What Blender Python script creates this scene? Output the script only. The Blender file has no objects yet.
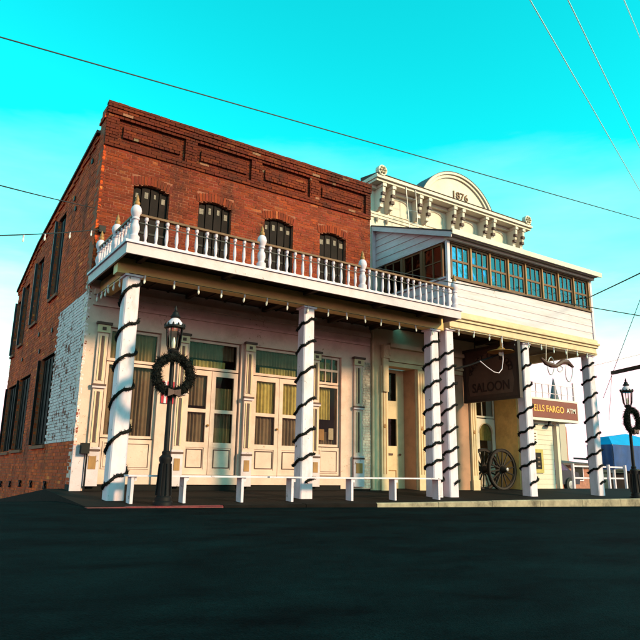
import bpy, math, random
from mathutils import Vector, Matrix
random.seed(7)
S = bpy.context.scene
COL = S.collection
R = math.radians
PI = math.pi

# ------------------------------------------------------------------ camera
F_PX, YAW, PIT, ROL = 645.5, 0.5894, 0.2316, 0.0163
CAM = Vector((-3.119, -10.324, 0.469))
fw = Vector((math.sin(YAW)*math.cos(PIT), math.cos(YAW)*math.cos(PIT), math.sin(PIT)))
rt = Vector((math.cos(YAW), -math.sin(YAW), 0)); up = rt.cross(fw)
RT = rt*math.cos(ROL)+up*math.sin(ROL); UP = -rt*math.sin(ROL)+up*math.cos(ROL)
cd = bpy.data.cameras.new('camera'); cam = bpy.data.objects.new('camera', cd); COL.objects.link(cam)
cd.sensor_width = 36; cd.lens = F_PX/640*36; cd.clip_start = .05; cd.clip_end = 3000
cam.matrix_world = Matrix(((RT.x, UP.x, -fw.x, CAM.x), (RT.y, UP.y, -fw.y, CAM.y), (RT.z, UP.z, -fw.z, CAM.z), (0, 0, 0, 1)))
S.camera = cam
def on_y(px, py, Y):
    d = fw*F_PX+RT*(px-320)-UP*(py-320); return CAM+d*((Y-CAM.y)/d.y)
def at_depth(px, py, D):
    d = fw*F_PX+RT*(px-320)-UP*(py-320); return CAM+d*(D/F_PX)

# ------------------------------------------------------------------ world, sun, exposure
SUN_EL, SUN_AZ = R(23), R(28)      # azimuth measured from the street-side normal (-Y) towards +X
w = bpy.data.worlds.new('World'); S.world = w; w.use_nodes = True
nt = w.node_tree; nt.nodes.clear(); N = nt.nodes.new; L = nt.links.new
out = N('ShaderNodeOutputWorld'); bg = N('ShaderNodeBackground'); L(bg.outputs[0], out.inputs[0])
sky = N('ShaderNodeTexSky'); sky.sky_type = 'NISHITA'; sky.sun_disc = False
sky.sun_elevation = SUN_EL; sky.sun_rotation = PI-SUN_AZ
sky.air_density = 1.2; sky.dust_density = .3; sky.ozone_density = 2.0
tc = N('ShaderNodeTexCoord'); sx = N('ShaderNodeSeparateXYZ'); L(tc.outputs['Generated'], sx.inputs[0])
# thin cloud: even all round the horizon, broken up by noise, clear overhead
mp = N('ShaderNodeMapping'); mp.inputs['Scale'].default_value = (1, 1, 4.5); L(tc.outputs['Generated'], mp.inputs[0])
nz = N('ShaderNodeTexNoise'); nz.inputs['Scale'].default_value = 2.6; nz.inputs['Detail'].default_value = 7; nz.inputs['Roughness'].default_value = .55
L(mp.outputs[0], nz.inputs['Vector'])
def wm(op, a, b):
    n = N('ShaderNodeMath'); n.operation = op
    for i, x in enumerate((a, b)):
        if isinstance(x, (int, float)): n.inputs[i].default_value = x
        else: L(x, n.inputs[i])
    return n.outputs[0]
h = wm('ADD', sx.outputs[2], wm('MULTIPLY', wm('SUBTRACT', nz.outputs[0], .5), .26))
rp = N('ShaderNodeValToRGB'); L(h, rp.inputs[0])
e = rp.color_ramp.elements
e[0].position = .10; e[0].color = (1, 1, 1, 1); e[1].position = .47; e[1].color = (0, 0, 0, 1)
x = e.new(.175); x.color = (.60,)*3+(1,)
x = e.new(.29); x.color = (.20,)*3+(1,)
tint = N('ShaderNodeMix'); tint.data_type = 'RGBA'; tint.blend_type = 'MULTIPLY'; tint.inputs[0].default_value = 1
L(sky.outputs[0], tint.inputs[6]); tint.inputs[7].default_value = (.06, 5.1, 3.35, 1)
mx = N('ShaderNodeMix'); mx.data_type = 'RGBA'; L(rp.outputs[0], mx.inputs[0]); L(tint.outputs[2], mx.inputs[6])
mx.inputs[7].default_value = (18.5, 12.2, 13.0, 1)  # cloud glow raised and reddened to add warm fill on shaded faces
L(mx.outputs[2], bg.inputs[0]); bg.inputs[1].default_value = .081
sd = bpy.data.lights.new('sun', 'SUN'); sun = bpy.data.objects.new('sun', sd); COL.objects.link(sun)
sd.energy = 5.0; sd.angle = R(8); sd.color = (1, .70, .40)
to_sun = Vector((math.sin(SUN_AZ)*math.cos(SUN_EL), -math.cos(SUN_AZ)*math.cos(SUN_EL), math.sin(SUN_EL)))
sun.rotation_euler = to_sun.to_track_quat('Z', 'Y').to_euler(); sun.location = (5, -12, 12)
S.view_settings.view_transform = 'Standard'; S.view_settings.look = 'None'
S.view_settings.exposure = .28; S.view_settings.gamma = 1; S.view_settings.use_curve_mapping = False
S.render.engine = 'CYCLES'; S.cycles.max_bounces = 8; S.cycles.transparent_max_bounces = 16
S.render.resolution_x = S.render.resolution_y = 1024

# ------------------------------------------------------------------ materials
MAT = {}
def mat(name, col, rough=.6, var=.12, scale=6., spec=.4, metal=0, bump=0., bscale=60., attr=False, dirt=None, dscale=1.5, damt=.35, stretch=None, peel=None, pscale=14., pthr=.68):
    m = bpy.data.materials.new(name); m.use_nodes = True; t = m.node_tree; t.nodes.clear()
    n = t.nodes.new; l = t.links.new
    o = n('ShaderNodeOutputMaterial'); b = n('ShaderNodeBsdfPrincipled'); l(b.outputs[0], o.inputs[0])
    b.inputs['Roughness'].default_value = rough; b.inputs['Metallic'].default_value = metal
    b.inputs['Specular IOR Level'].default_value = spec
    tcn = n('ShaderNodeTexCoord'); src = tcn.outputs['Object']
    if stretch:
        mpn = n('ShaderNodeMapping'); mpn.inputs['Scale'].default_value = stretch; l(src, mpn.inputs[0]); src = mpn.outputs[0]
    z = n('ShaderNodeTexNoise'); z.inputs['Scale'].default_value = scale; z.inputs['Detail'].default_value = 6; z.inputs['Roughness'].default_value = .6
    l(src, z.inputs['Vector'])
    mr = n('ShaderNodeMapRange'); mr.inputs[1].default_value = .3; mr.inputs[2].default_value = .7
    mr.inputs[3].default_value = 1-var; mr.inputs[4].default_value = 1+var; l(z.outputs[0], mr.inputs[0])
    mu = n('ShaderNodeMix'); mu.data_type = 'RGBA'; mu.blend_type = 'MULTIPLY'; mu.inputs[0].default_value = 1
    l(mr.outputs[0], mu.inputs[7])
    if attr:
        a = n('ShaderNodeAttribute'); a.attribute_name = 'Col'; l(a.outputs[0], mu.inputs[6])
    else: mu.inputs[6].default_value = (*col, 1)
    c = mu.outputs[2]
    if dirt:
        d = n('ShaderNodeTexNoise'); d.inputs['Scale'].default_value = dscale; d.inputs['Detail'].default_value = 9; d.inputs['Roughness'].default_value = .68
        l(src, d.inputs['Vector'])
        r2 = n('ShaderNodeMapRange'); r2.inputs[1].default_value = .5; r2.inputs[2].default_value = .72; r2.inputs[3].default_value = 0; r2.inputs[4].default_value = damt
        l(d.outputs[0], r2.inputs[0])
        m2 = n('ShaderNodeMix'); m2.data_type = 'RGBA'; l(r2.outputs[0], m2.inputs[0]); l(c, m2.inputs[6]); m2.inputs[7].default_value = (*dirt, 1); c = m2.outputs[2]
    if peel:
        pn_ = n('ShaderNodeTexNoise'); pn_.inputs['Scale'].default_value = pscale; pn_.inputs['Detail'].default_value = 4; pn_.inputs['Roughness'].default_value = .7; l(tcn.outputs['Object'], pn_.inputs['Vector'])
        pb_ = n('ShaderNodeTexNoise'); pb_.inputs['Scale'].default_value = 1.1; pb_.inputs['Detail'].default_value = 3; l(tcn.outputs['Object'], pb_.inputs['Vector'])
        ps_ = n('ShaderNodeMath'); ps_.operation = 'MULTIPLY_ADD'; ps_.inputs[1].default_value = .35; l(pb_.outputs[0], ps_.inputs[0]); l(pn_.outputs[0], ps_.inputs[2])
        p2 = n('ShaderNodeMapRange'); p2.inputs[1].default_value = pthr+.15; p2.inputs[2].default_value = pthr+.18; l(ps_.outputs[0], p2.inputs[0])
        m3 = n('ShaderNodeMix'); m3.data_type = 'RGBA'; l(p2.outputs[0], m3.inputs[0]); l(c, m3.inputs[6]); m3.inputs[7].default_value = (*peel, 1); c = m3.outputs[2]
    l(c, b.inputs['Base Color'])
    if bump:
        bz = n('ShaderNodeTexNoise'); bz.inputs['Scale'].default_value = bscale; bz.inputs['Detail'].default_value = 5; l(src, bz.inputs['Vector'])
        bn = n('ShaderNodeBump'); bn.inputs['Strength'].default_value = bump; bn.inputs['Distance'].default_value = .01
        l(bz.outputs[0], bn.inputs['Height']); l(bn.outputs[0], b.inputs['Normal'])
    MAT[name] = m; return m
def glass(name, tintc, refl=.12, rough=.02):
    m = bpy.data.materials.new(name); m.use_nodes = True; t = m.node_tree; t.nodes.clear()
    n = t.nodes.new; l = t.links.new
    o = n('ShaderNodeOutputMaterial'); g = n('ShaderNodeBsdfGlossy'); g.inputs[1].default_value = rough; g.inputs[0].default_value = (.72, .76, .95, 1) if name == 'blue_glass' else (.42, .36, .33, 1)
    tr = n('ShaderNodeBsdfTransparent'); tr.inputs[0].default_value = (*tintc, 1)
    lw = n('ShaderNodeLayerWeight'); lw.inputs[0].default_value = .24
    ad = n('ShaderNodeMath'); ad.operation = 'ADD'; ad.use_clamp = True; ad.inputs[1].default_value = refl; l(lw.outputs['Fresnel'], ad.inputs[0])
    tcn = n('ShaderNodeTexCoord'); z = n('ShaderNodeTexNoise'); z.inputs['Scale'].default_value = 3.; l(tcn.outputs['Object'], z.inputs['Vector'])
    bn = n('ShaderNodeBump'); bn.inputs['Strength'].default_value = .15; bn.inputs['Distance'].default_value = .02; l(z.outputs[0], bn.inputs['Height']); l(bn.outputs[0], g.inputs['Normal'])
    mxn = n('ShaderNodeMixShader'); l(ad.outputs[0], mxn.inputs[0]); l(tr.outputs[0], mxn.inputs[1]); l(g.outputs[0], mxn.inputs[2]); l(mxn.outputs[0], o.inputs[0])
    MAT[name] = m
DIRT = (.16, .10, .07)
mat('brick', None, .85, .22, 30, .2, attr=True, bump=.6, bscale=90, dirt=(.03, .012, .009), dscale=1.7, damt=.9, stretch=(1, 1, .45))
mat('white_brick', (0.850, 0.589, 0.607), .8, .12, 18, .2, bump=.6, bscale=60, dirt=(.42, .26, .22), dscale=4, damt=.5, peel=(.24, .05, .03), pscale=9, pthr=.60)
mat('mortar', (0.285, 0.093, 0.056), .9, .2, 20, .2, bump=.4)
mat('white', (0.578, 0.433, 0.479), .55, .08, 5, .35, peel=(.2, .12, .09), pscale=13, pthr=.69, dirt=(.34, .26, .22), dscale=2.2, damt=.45, bump=.15, bscale=40)
mat('white_clean', (0.657, 0.512, 0.601), .5, .08, 8, .3, dirt=(.34, .25, .22), dscale=3.5, damt=.6, stretch=(1, 1, .45), peel=(.16, .11, .09), pscale=11, pthr=.70)
mat('cream', (0.592, 0.432, 0.272), .55, .1, 4, .35, dirt=(.36, .22, .12), dscale=1.8, damt=.45, bump=.15, bscale=40)
mat('storefront', (0.614, 0.398, 0.335), .55, .1, 4, .35, peel=(.3, .17, .1), pscale=15, pthr=.71, dirt=(.30, .17, .10), dscale=1.6, damt=.5, bump=.15, bscale=40)
mat('upper_cream', (0.620, 0.534, 0.452), .55, .08, 4, .35, dirt=(.48, .36, .2), dscale=2, damt=.45, bump=.15, bscale=40)
mat('siding', (0.590, 0.469, 0.527), .6, .08, 5, .35, peel=(.3, .2, .16), pscale=16, pthr=.72, dirt=(.4, .28, .22), dscale=2.4, damt=.4, stretch=(.3, 1, 3))
mat('gold', (0.660, 0.390, 0.130), .5, .15, 5, .35, dirt=(.2, .10, .03), dscale=2, damt=.5, stretch=(.4, 1, 1))
mat('trim_dark', (.07, .025, .02), .6, .2)
mat('ceiling_wood', (.075, .042, .025), .8, .3, 8, .25, stretch=(1, .15, 1))
mat('brown_wood', (.15, .065, .028), .6, .25, 10, .3, stretch=(1, 1, .2), bump=.2)
mat('amber_wood', (0.306, 0.135, 0.036), .5, .3, 12, .4, stretch=(1, 1, .3))
mat('pink_wall', (0.396, 0.198, 0.121), .6, .2, 4, .3, dirt=(.16, .07, .05), dscale=2, damt=.5, bump=.2)
mat('iron', (.006, .004, .005), .55, .3, 10, .2)
mat('shutter', (.012, .0055, .005), .7, .4, 4, .12, bump=.2)
mat('shutter_blue', (.014, .014, .022), .5, .4, 4, .35)
mat('slot', (.20, .145, .115), .7, .4, 25)
mat('pale', (.42, .33, .27), .6, .2, 20)
mat('dark_room', (.012, .009, .008), .9, .2)
mat('curtain', (0.324, 0.216, 0.117), .85, .15, 6, .1)
mat('curtain_dark', (.19, .13, .095), .85, .2, 6, .1)
mat('warm_yellow', (.46, .36, .13), .85, .2, 9, .1)  # yellow puts reflected sunlight into the shop curtains; cash machine shares it
mat('curtain_white', (.62, .62, .66), .85, .1, 6, .1)
mat('curtain_blue', (.04, .16, .42), .85, .2, 5, .1)
mat('garland', (.007, .006, .005), .9, .5, 40, .2)
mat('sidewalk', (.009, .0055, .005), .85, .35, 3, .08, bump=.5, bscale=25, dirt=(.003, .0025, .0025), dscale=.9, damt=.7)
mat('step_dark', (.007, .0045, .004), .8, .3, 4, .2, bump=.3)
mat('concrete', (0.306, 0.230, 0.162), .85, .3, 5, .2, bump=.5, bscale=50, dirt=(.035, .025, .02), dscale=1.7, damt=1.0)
mat('red_paint', (.13, .006, .009), .5, .4, 9, .4, bump=.4, dirt=(.012, .007, .007), dscale=2.2, damt=1.0)
mat('sign_brown', (.05, .02, .015), .5, .25, 4, .4)
mat('sign_mid', (.095, .042, .03), .5, .3, 3, .4)
mat('sign_frame', (.03, .012, .010), .5, .3, 5, .4)
mat('sign_text', (.022, .004, .004), .5, .2, 8)
mat('bank_sign', (.19, .035, .014), .4, .08, 5, .4)
mat('bank_text', (.85, .42, .08), .5, .05, 8)
mat('bank_white', (0.680, 0.629, 0.561), .5, .05, 8)
mat('blue_tarp', (.0, .22, .52), .5, .12, 3, .4, bump=.2, bscale=8)
mat('blue_tarp_dark', (.004, .04, .17), .55, .3, 3, .4, bump=.3, bscale=8)
mat('bulb', (.75, .70, .62), .25, .05, 5, .6)
mat('wire', (.02, .02, .022), .6, .1)
mat('wire_bright', (.55, .85, .86), .5, .1)
mat('roofing', (.09, .055, .05), .8, .3, 6, .2, bump=.5, bscale=30)
mat('galvanised', (.35, .33, .34), .4, .2, 10, .5, metal=.6)
mat('red_cloth', (.42, .02, .035), .8, .2)
mat('orange_poster', (.55, .17, .03), .6, .3, 6)
mat('grey_slate', (.09, .09, .11), .7, .2)
mat('far_brick', (.34, .13, .09), .85, .3, 6)
mat('earth', (.16, .10, .085), .95, .3, .8, .1, bump=.5, bscale=5)
mat('tyre', (.012, .012, .013), .8, .2); mat('car_paint', (.02, .022, .03), .25, .05, 5, .6)
mat('wheel_wood', (.022, .012, .009), .7, .4, 20, .3)
glass('glass', (.9, .88, .84), -.005); glass('lamp_glass', (.95, .93, .9), .06, .05); glass('blue_glass', (.55, .72, .95), .12)
def asphalt():
    m = bpy.data.materials.new('asphalt'); m.use_nodes = True; t = m.node_tree; n = t.nodes.new; l = t.links.new
    b = t.nodes['Principled BSDF']; b.inputs['Roughness'].default_value = .9; b.inputs['Specular IOR Level'].default_value = .015
    tcn = n('ShaderNodeTexCoord')
    big = n('ShaderNodeTexNoise'); big.inputs['Scale'].default_value = 1.1; big.inputs['Detail'].default_value = 12; big.inputs['Roughness'].default_value = .72
    mpn = n('ShaderNodeMapping'); mpn.inputs['Scale'].default_value = (.8, 1.5, 1); l(tcn.outputs['Object'], mpn.inputs[0]); l(mpn.outputs[0], big.inputs['Vector'])
    cr = n('ShaderNodeValToRGB'); l(big.outputs[0], cr.inputs[0]); q = cr.color_ramp.elements
    q[0].position = .36; q[0].color = (.0005, .0019, .0028, 1); q[1].position = .7; q[1].color = (.0022, .0098, .0116, 1)
    fine = n('ShaderNodeTexVoronoi'); fine.inputs['Scale'].default_value = 110; l(tcn.outputs['Object'], fine.inputs['Vector'])
    mr = n('ShaderNodeMapRange'); mr.inputs[3].default_value = .5; mr.inputs[4].default_value = 1.7; l(fine.outputs['Color'], mr.inputs[0])
    mu = n('ShaderNodeMix'); mu.data_type = 'RGBA'; mu.blend_type = 'MULTIPLY'; mu.inputs[0].default_value = 1; l(cr.outputs[0], mu.inputs[6]); l(mr.outputs[0], mu.inputs[7])
    # tar-sealed cracks
    wv = n('ShaderNodeTexNoise'); wv.inputs['Scale'].default_value = 1.3; wv.inputs['Detail'].default_value = 5; l(tcn.outputs['Object'], wv.inputs['Vector'])
    vadd = n('ShaderNodeVectorMath'); vadd.operation = 'ADD'; l(tcn.outputs['Object'], vadd.inputs[0]); l(wv.outputs['Color'], vadd.inputs[1])
    ck = n('ShaderNodeTexVoronoi'); ck.feature = 'DISTANCE_TO_EDGE'; ck.inputs['Scale'].default_value = .28; l(vadd.outputs[0], ck.inputs['Vector'])
    cm = n('ShaderNodeMapRange'); cm.inputs[1].default_value = .003; cm.inputs[2].default_value = .010; cm.inputs[3].default_value = .8; cm.inputs[4].default_value = 1; l(ck.outputs['Distance'], cm.inputs[0])
    m2 = n('ShaderNodeMix'); m2.data_type = 'RGBA'; m2.blend_type = 'MULTIPLY'; m2.inputs[0].default_value = 1; l(mu.outputs[2], m2.inputs[6]); l(cm.outputs[0], m2.inputs[7])
    l(m2.outputs[2], b.inputs['Base Color'])
    bn = n('ShaderNodeBump'); bn.inputs['Strength'].default_value = .5; bn.inputs['Distance'].default_value = .006; l(fine.outputs['Distance'], bn.inputs['Height']); l(bn.outputs[0], b.inputs['Normal'])
    MAT['asphalt'] = m
asphalt()

# ------------------------------------------------------------------ mesh builder
ORG = {}
class MB:
    def __init__(s): s.v = []; s.f = []; s.c = []
    def add(s, vs, fs, col=None):
        k = len(s.v); s.v += [tuple(v) for v in vs]; s.f += [tuple(i+k for i in f) for f in fs]; s.c += [col]*len(fs)
    def box(s, x0, x1, y0, y1, z0, z1, col=None):
        s.add([(x0,y0,z0),(x1,y0,z0),(x1,y1,z0),(x0,y1,z0),(x0,y0,z1),(x1,y0,z1),(x1,y1,z1),(x0,y1,z1)],
              [(0,3,2,1),(4,5,6,7),(0,1,5,4),(1,2,6,5),(2,3,7,6),(3,0,4,7)], col); return s
    def hexa(s, p): s.add(p, [(0,3,2,1),(4,5,6,7),(0,1,5,4),(1,2,6,5),(2,3,7,6),(3,0,4,7)]); return s
    def bar(s, a, b, w, h, upv=(0,0,1)):
        a = Vector(a); b = Vector(b); d = (b-a).normalized(); u = Vector(upv)
        r = d.cross(u).normalized(); u = r.cross(d).normalized(); P = []
        for q in (a, b):
            for sx_, sz in ((-1,-1),(1,-1),(1,1),(-1,1)): P.append(q+r*(sx_*w/2)+u*(sz*h/2))
        s.add(P, [(0,3,2,1),(4,5,6,7),(0,1,5,4),(1,2,6,5),(2,3,7,6),(3,0,4,7)]); return s
    def tube(s, pts, r, n=6, closed=False):
        pts = [Vector(p) for p in pts]; m = len(pts); base = len(s.v); prev = None
        for i, p in enumerate(pts):
            if closed: d = pts[(i+1) % m]-pts[i-1]
            else: d = pts[min(i+1, m-1)]-pts[max(i-1, 0)]
            d.normalize()
            if prev is None: a = d.orthogonal().normalized()
            else: a = (prev-d*prev.dot(d)).normalized()
            prev = a; b = d.cross(a); rr = r[i] if isinstance(r, (list, tuple)) else r
            for k in range(n):
                t = 2*PI*k/n; s.v.append(tuple(p+a*(rr*math.cos(t))+b*(rr*math.sin(t))))
        for i in range(m if closed else m-1):
            j = (i+1) % m
            for k in range(n):
                k2 = (k+1) % n; s.f.append((base+i*n+k, base+i*n+k2, base+j*n+k2, base+j*n+k)); s.c.append(None)
        if not closed:
            s.f.append(tuple(base+k for k in range(n))[::-1]); s.f.append(tuple(base+(m-1)*n+k for k in range(n))); s.c += [None]*2
        return s
    def lathe(s, c, prof, n=12, sides=None):
        cx, cy, cz = c; base = len(s.v); m = len(prof)
        for r, z in prof:
            for k in range(n):
                t = 2*PI*(k+.5)/n; s.v.append((cx+r*math.cos(t), cy+r*math.sin(t), cz+z))
        for i in range(m-1):
            for k in range(n):
                k2 = (k+1) % n; s.f.append((base+i*n+k, base+i*n+k2, base+(i+1)*n+k2, base+(i+1)*n+k)); s.c.append(None)
        s.f.append(tuple(base+k for k in range(n))[::-1]); s.f.append(tuple(base+(m-1)*n+k for k in range(n))); s.c += [None]*2
        return s
    def prism(s, poly, fn, a, b):
        """poly of 2D points; fn(u, v, t) -> 3D; extruded from t=a to t=b"""
        n = len(poly); P = [fn(u, v, a) for u, v in poly]+[fn(u, v, b) for u, v in poly]
        s.add(P, [tuple(range(n)), tuple(range(2*n-1, n-1, -1))]+[(i, (i+1) % n+0, (i+1) % n+n, i+n)[::-1] for i in range(n)]); return s
    def mesh(s, name, m, smooth=False):
        me = bpy.data.meshes.new(name); me.from_pydata(s.v, [], s.f)
        if any(c is not None for c in s.c):
            ca = me.color_attributes.new('Col', 'FLOAT_COLOR', 'CORNER'); data = []
            for p, c in zip(me.polygons, s.c):
                data += list((*(c or (.3, .1, .05)), 1))*len(p.vertices)
            ca.data.foreach_set('color', data)
        me.materials.append(MAT[m])
        import bmesh as bmm
        bm = bmm.new(); bm.from_mesh(me); bmm.ops.recalc_face_normals(bm, faces=bm.faces); bm.to_mesh(me); bm.free()
        if smooth:
            me.polygons.foreach_set('use_smooth', [True]*len(me.polygons))
            try: me.set_sharp_from_angle(angle=R(38))
            except Exception: pass
        return me
    def build(s, name, m, parent=None, smooth=False, loc=None):
        return place(name, s.mesh(name, m, smooth), parent, loc)
def place(name, me, parent=None, loc=None, rot=None):
    o = bpy.data.objects.new(name, me); COL.objects.link(o)
    l = Vector(loc or (0, 0, 0)); ORG[o.name] = l.copy()
    if parent is not None:
        o.parent = parent; o.location = l-ORG[parent.name]
    else: o.location = l
    if rot: o.rotation_euler = rot
    return o
def tag(o, label, cat=None, group=None):
    o['label'] = label
    if cat: o['category'] = cat
    if group: o['group'] = group
    return o
def thing(name, loc, label, cat, group=None):
    o = bpy.data.objects.new(name, None); COL.objects.link(o); o.location = loc; o.empty_display_size = .2
    ORG[o.name] = Vector(loc); return tag(o, label, cat, group)
def struct(o): o['kind'] = 'structure'; return o
def stuff(o): o['kind'] = 'stuff'; return o
def bx(name, m, parent, *a): return MB().box(*a).build(name, m, parent)
def text_mesh(body, size, m, depth=.006, align='CENTER'):
    cu = bpy.data.curves.new('text', 'FONT'); cu.body = body; cu.size = size; cu.extrude = depth; cu.align_x = align; cu.align_y = 'CENTER'; cu.offset = size*.012
    ob = bpy.data.objects.new('text', cu); COL.objects.link(ob)
    dg = bpy.context.evaluated_depsgraph_get(); me = bpy.data.meshes.new_from_object(ob.evaluated_get(dg))
    bpy.data.objects.remove(ob); bpy.data.curves.remove(cu); me.materials.clear(); me.materials.append(MAT[m]); return me

# ------------------------------------------------------------------ ground
def street_z(x, y):
    z = -.062-.0125*(max(-6, min(x, 16))+.3)
    z -= .022*max(0, min(9, -1-y))
    return z
def side_z(y): return .02-.072*max(0, y-.3) if y < 12 else .02-.072*11.7-.03*(min(y, 40)-12)
g = MB()   # one sheet to the horizon: street in front, side street falling away behind, open ground to the right
xs = [-600, -200, -80, -40, -20, -12, -8, -5, -3, -1.6, -.9, -.62, 0, 2, 4, 6, 8, 10, 12, 14, 16, 20, 28, 40, 70, 150, 400, 900]
ys = [-600, -200, -80, -40, -20, -14, -10, -7, -5, -3.5, -2, -1.06, -1.0, 0, 1, 2, 4, 6, 8, 10, 12, 16, 24, 40, 80, 200, 500, 900]
def gz(x, y):
    s_ = street_z(x, y)
    if y <= -1.0: return s_
    t = min(1, (y+1)/2)
    if x < -.6: return s_*(1-t)+side_z(y)*t-.02
    if x > 14: return s_-.004*min(60, x-14)
    return s_-.12
for yv in ys:
    for xv in xs: g.v.append((xv, yv, gz(xv, yv)))
nx = len(xs)
for j in range(len(ys)-1):
    for i in range(nx-1):
        g.f.append((j*nx+i, j*nx+i+1, (j+1)*nx+i+1, (j+1)*nx+i)); g.c.append(None)
struct(g.build('street', 'asphalt'))
# pavement under the porch, sloping up to the shop fronts
pv = MB()
PX0, PX1 = -.62, 26.
pv.hexa([(PX0,-.86,-.5),(PX1,-.86,-.5),(PX1,2.0,-.5),(PX0,2.0,-.5),(PX0,-.86,-.045),(PX1,-.86,-.045),(PX1,2.0,.115),(PX0,2.0,.115)])
pv.hexa([(-.62,2.0,-1.2),(-.3,2.0,-1.2),(-.3,9.9,-1.2),(-.62,9.9,-1.2),(-.62,2.0,.10),(-.3,2.0,.10),(-.3,9.9,-.50),(-.62,9.9,-.50)])
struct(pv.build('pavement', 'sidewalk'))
kb = struct(bx('kerb', 'red_paint', None, PX0-.02, 1.0, -1.0, -.86, -.5, -.052))
kx = -.1
ke = []
rnd = random.Random(3)
while kx < 25:
    w_ = 1.5
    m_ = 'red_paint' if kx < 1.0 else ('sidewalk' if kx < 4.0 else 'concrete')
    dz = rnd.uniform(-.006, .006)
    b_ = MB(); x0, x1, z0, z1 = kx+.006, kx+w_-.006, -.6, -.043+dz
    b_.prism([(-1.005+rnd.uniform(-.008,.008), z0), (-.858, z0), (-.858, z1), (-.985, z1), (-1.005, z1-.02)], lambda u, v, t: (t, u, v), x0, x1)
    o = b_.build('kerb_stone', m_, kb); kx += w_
# open earth beyond the end of the block
ea = MB(); ea.v = [(26, 1.5, -.24), (200, 1.5, -.7), (200, 120, -.7), (14.0, 120, -.7), (14.0, 4, -.16), (26, 4, -.24)]
ea.f = [(0, 1, 2, 3, 4, 5)]; ea.c = [None]; struct(ea.build('open_ground', 'earth'))

# ------------------------------------------------------------------ brickwork
rb = random.Random(11)
def vn(x, y, seed=0):          # smooth value noise for wear
    def hsh(i, j): return random.Random(i*7349+j*911+seed*131).random()
    i, j = math.floor(x), math.floor(y); fx, fy = x-i, y-j; fx = fx*fx*(3-2*fx); fy = fy*fy*(3-2*fy)
    return (hsh(i,j)*(1-fx)+hsh(i+1,j)*fx)*(1-fy)+(hsh(i,j+1)*(1-fx)+hsh(i+1,j+1)*fx)*fy
def brick_col(s, z):
    t = rb.random(); k = rb.uniform(.80, 1.16)
    c = (.185, .026, .009) if t < .5 else ((.24, .036, .010) if t < .8 else ((.20, .026, .012) if t < .985 else (.30, .07, .024)))
    p = .75+.6*vn(s*.7, z*.7, 5)
    return (c[0]*k*p, c[1]*k*p, c[2]*k*p)
def sub(iv, a, b):
    o = []
    for p, q in iv:
        if b <= p or a >= q: o.append((p, q)); continue
        if a > p: o.append((p, a))
        if b < q: o.append((b, q))
    return o
def brick(m, mp_, s0, s1, z0, z1, d, col, back=.05):
    j = lambda: rb.uniform(-.003, .003)
    P = [mp_(s, z, dd) for dd in (d, -back) for s, z in ((s0+j(), z0+j()), (s1+j(), z0+j()), (s1+j(), z1+j()), (s0+j(), z1+j()))]
    m.add(P, [(0,1,2,3), (0,4,5,1), (1,5,6,2), (2,6,7,3), (3,7,4,0)], col)
def courses(m, mp_, s0, s1, z0, z1, ch, bl, cut, proud, colf, keep=None, splits=None):
    n = int(round((z1-z0)/ch))
    for r_ in range(n):
        za = z0+r_*ch; zb = za+ch-.010; zm = (za+zb)/2; iv = [(s0, s1)]
        for c in cut:
            q = c(zm)
            if q: iv = sub(iv, *q)
        if splits:
            for sp_ in splits(zm):
                iv = [r for a, b in iv for r in (((a, sp_), (sp_, b)) if a < sp_ < b else ((a, b),))]
        header = (r_ % 6 == 5); L_ = bl/2 if header else bl; off = (r_ % 2)*L_/2
        for a, b in iv:
            s = math.floor((a-off)/L_)*L_+off
            while s < b:
                p, q = max(a, s+.005), min(b, s+L_-.005)
                if q-p > .012 and (keep is None or keep((p+q)/2, zm)):
                    brick(m, mp_, p, q, za, zb, proud((p+q)/2, zm)+rb.uniform(-.004, .005), colf((p+q)/2, zm))
                s += L_

# ------------------------------------------------------------------ brick building
BX0, BX1, BY0, BY1 = -.29, 6.29, 1.57, 9.9
BB = thing('brick_building', (3, 5, 0), 'two storey red brick building with cream shop front below and dark shuttered windows above', 'building')
fm = lambda s, z, d: (s, BY0-d, z)
sm = lambda s, z, d: (BX0-d, s, z)
WIN = [(.36, 1.10), (1.74, 2.50), (3.31, 4.06), (4.79, 5.55)]
WZ0, WZS, RISE = 3.97, 5.94, .07
def arch_z(a, b, s): c = (a+b)/2; hw = (b-a)/2; return WZS+RISE*max(0, 1-((s-c)/hw)**2)
def wincut(a, b):
    def f(z):
        if z < WZ0: return None
        if z < WZS: return (a, b)
        if z < WZS+RISE+.17: return (a-.05, b+.05)
        return None
    return f
PAN = [(-.04, 1.36), (1.62, 2.92), (3.18, 4.48), (4.74, 6.14)]
def proud_front(s, z):
    if z < 6.64: return 0
    if z < 6.71: return .035
    if z < 7.26:
        for a, b in PAN:
            if a < s < b and 6.76 < z < 7.22:
                return .012 if (a+.10 < s < b-.10 and 6.84 < z < 7.14) else -.035
        return .03
    if z < 7.33: return .035
    if z < 7.40: return .065
    return .085
def col_front(s, z):
    c = brick_col(s, z)
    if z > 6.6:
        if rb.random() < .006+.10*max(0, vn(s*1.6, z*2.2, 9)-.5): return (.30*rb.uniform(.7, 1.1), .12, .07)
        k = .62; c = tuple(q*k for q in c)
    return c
def ragged(s, z): return True
m = MB(); courses(m, fm, BX0, BX1, 3.93, 7.53, .0625, .215, [wincut(*q) for q in WIN], proud_front, col_front, ragged, lambda z: [v for a, b in PAN for v in (a, a+.10, b-.10, b)] if 6.76 < z < 7.22 else [])
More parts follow.
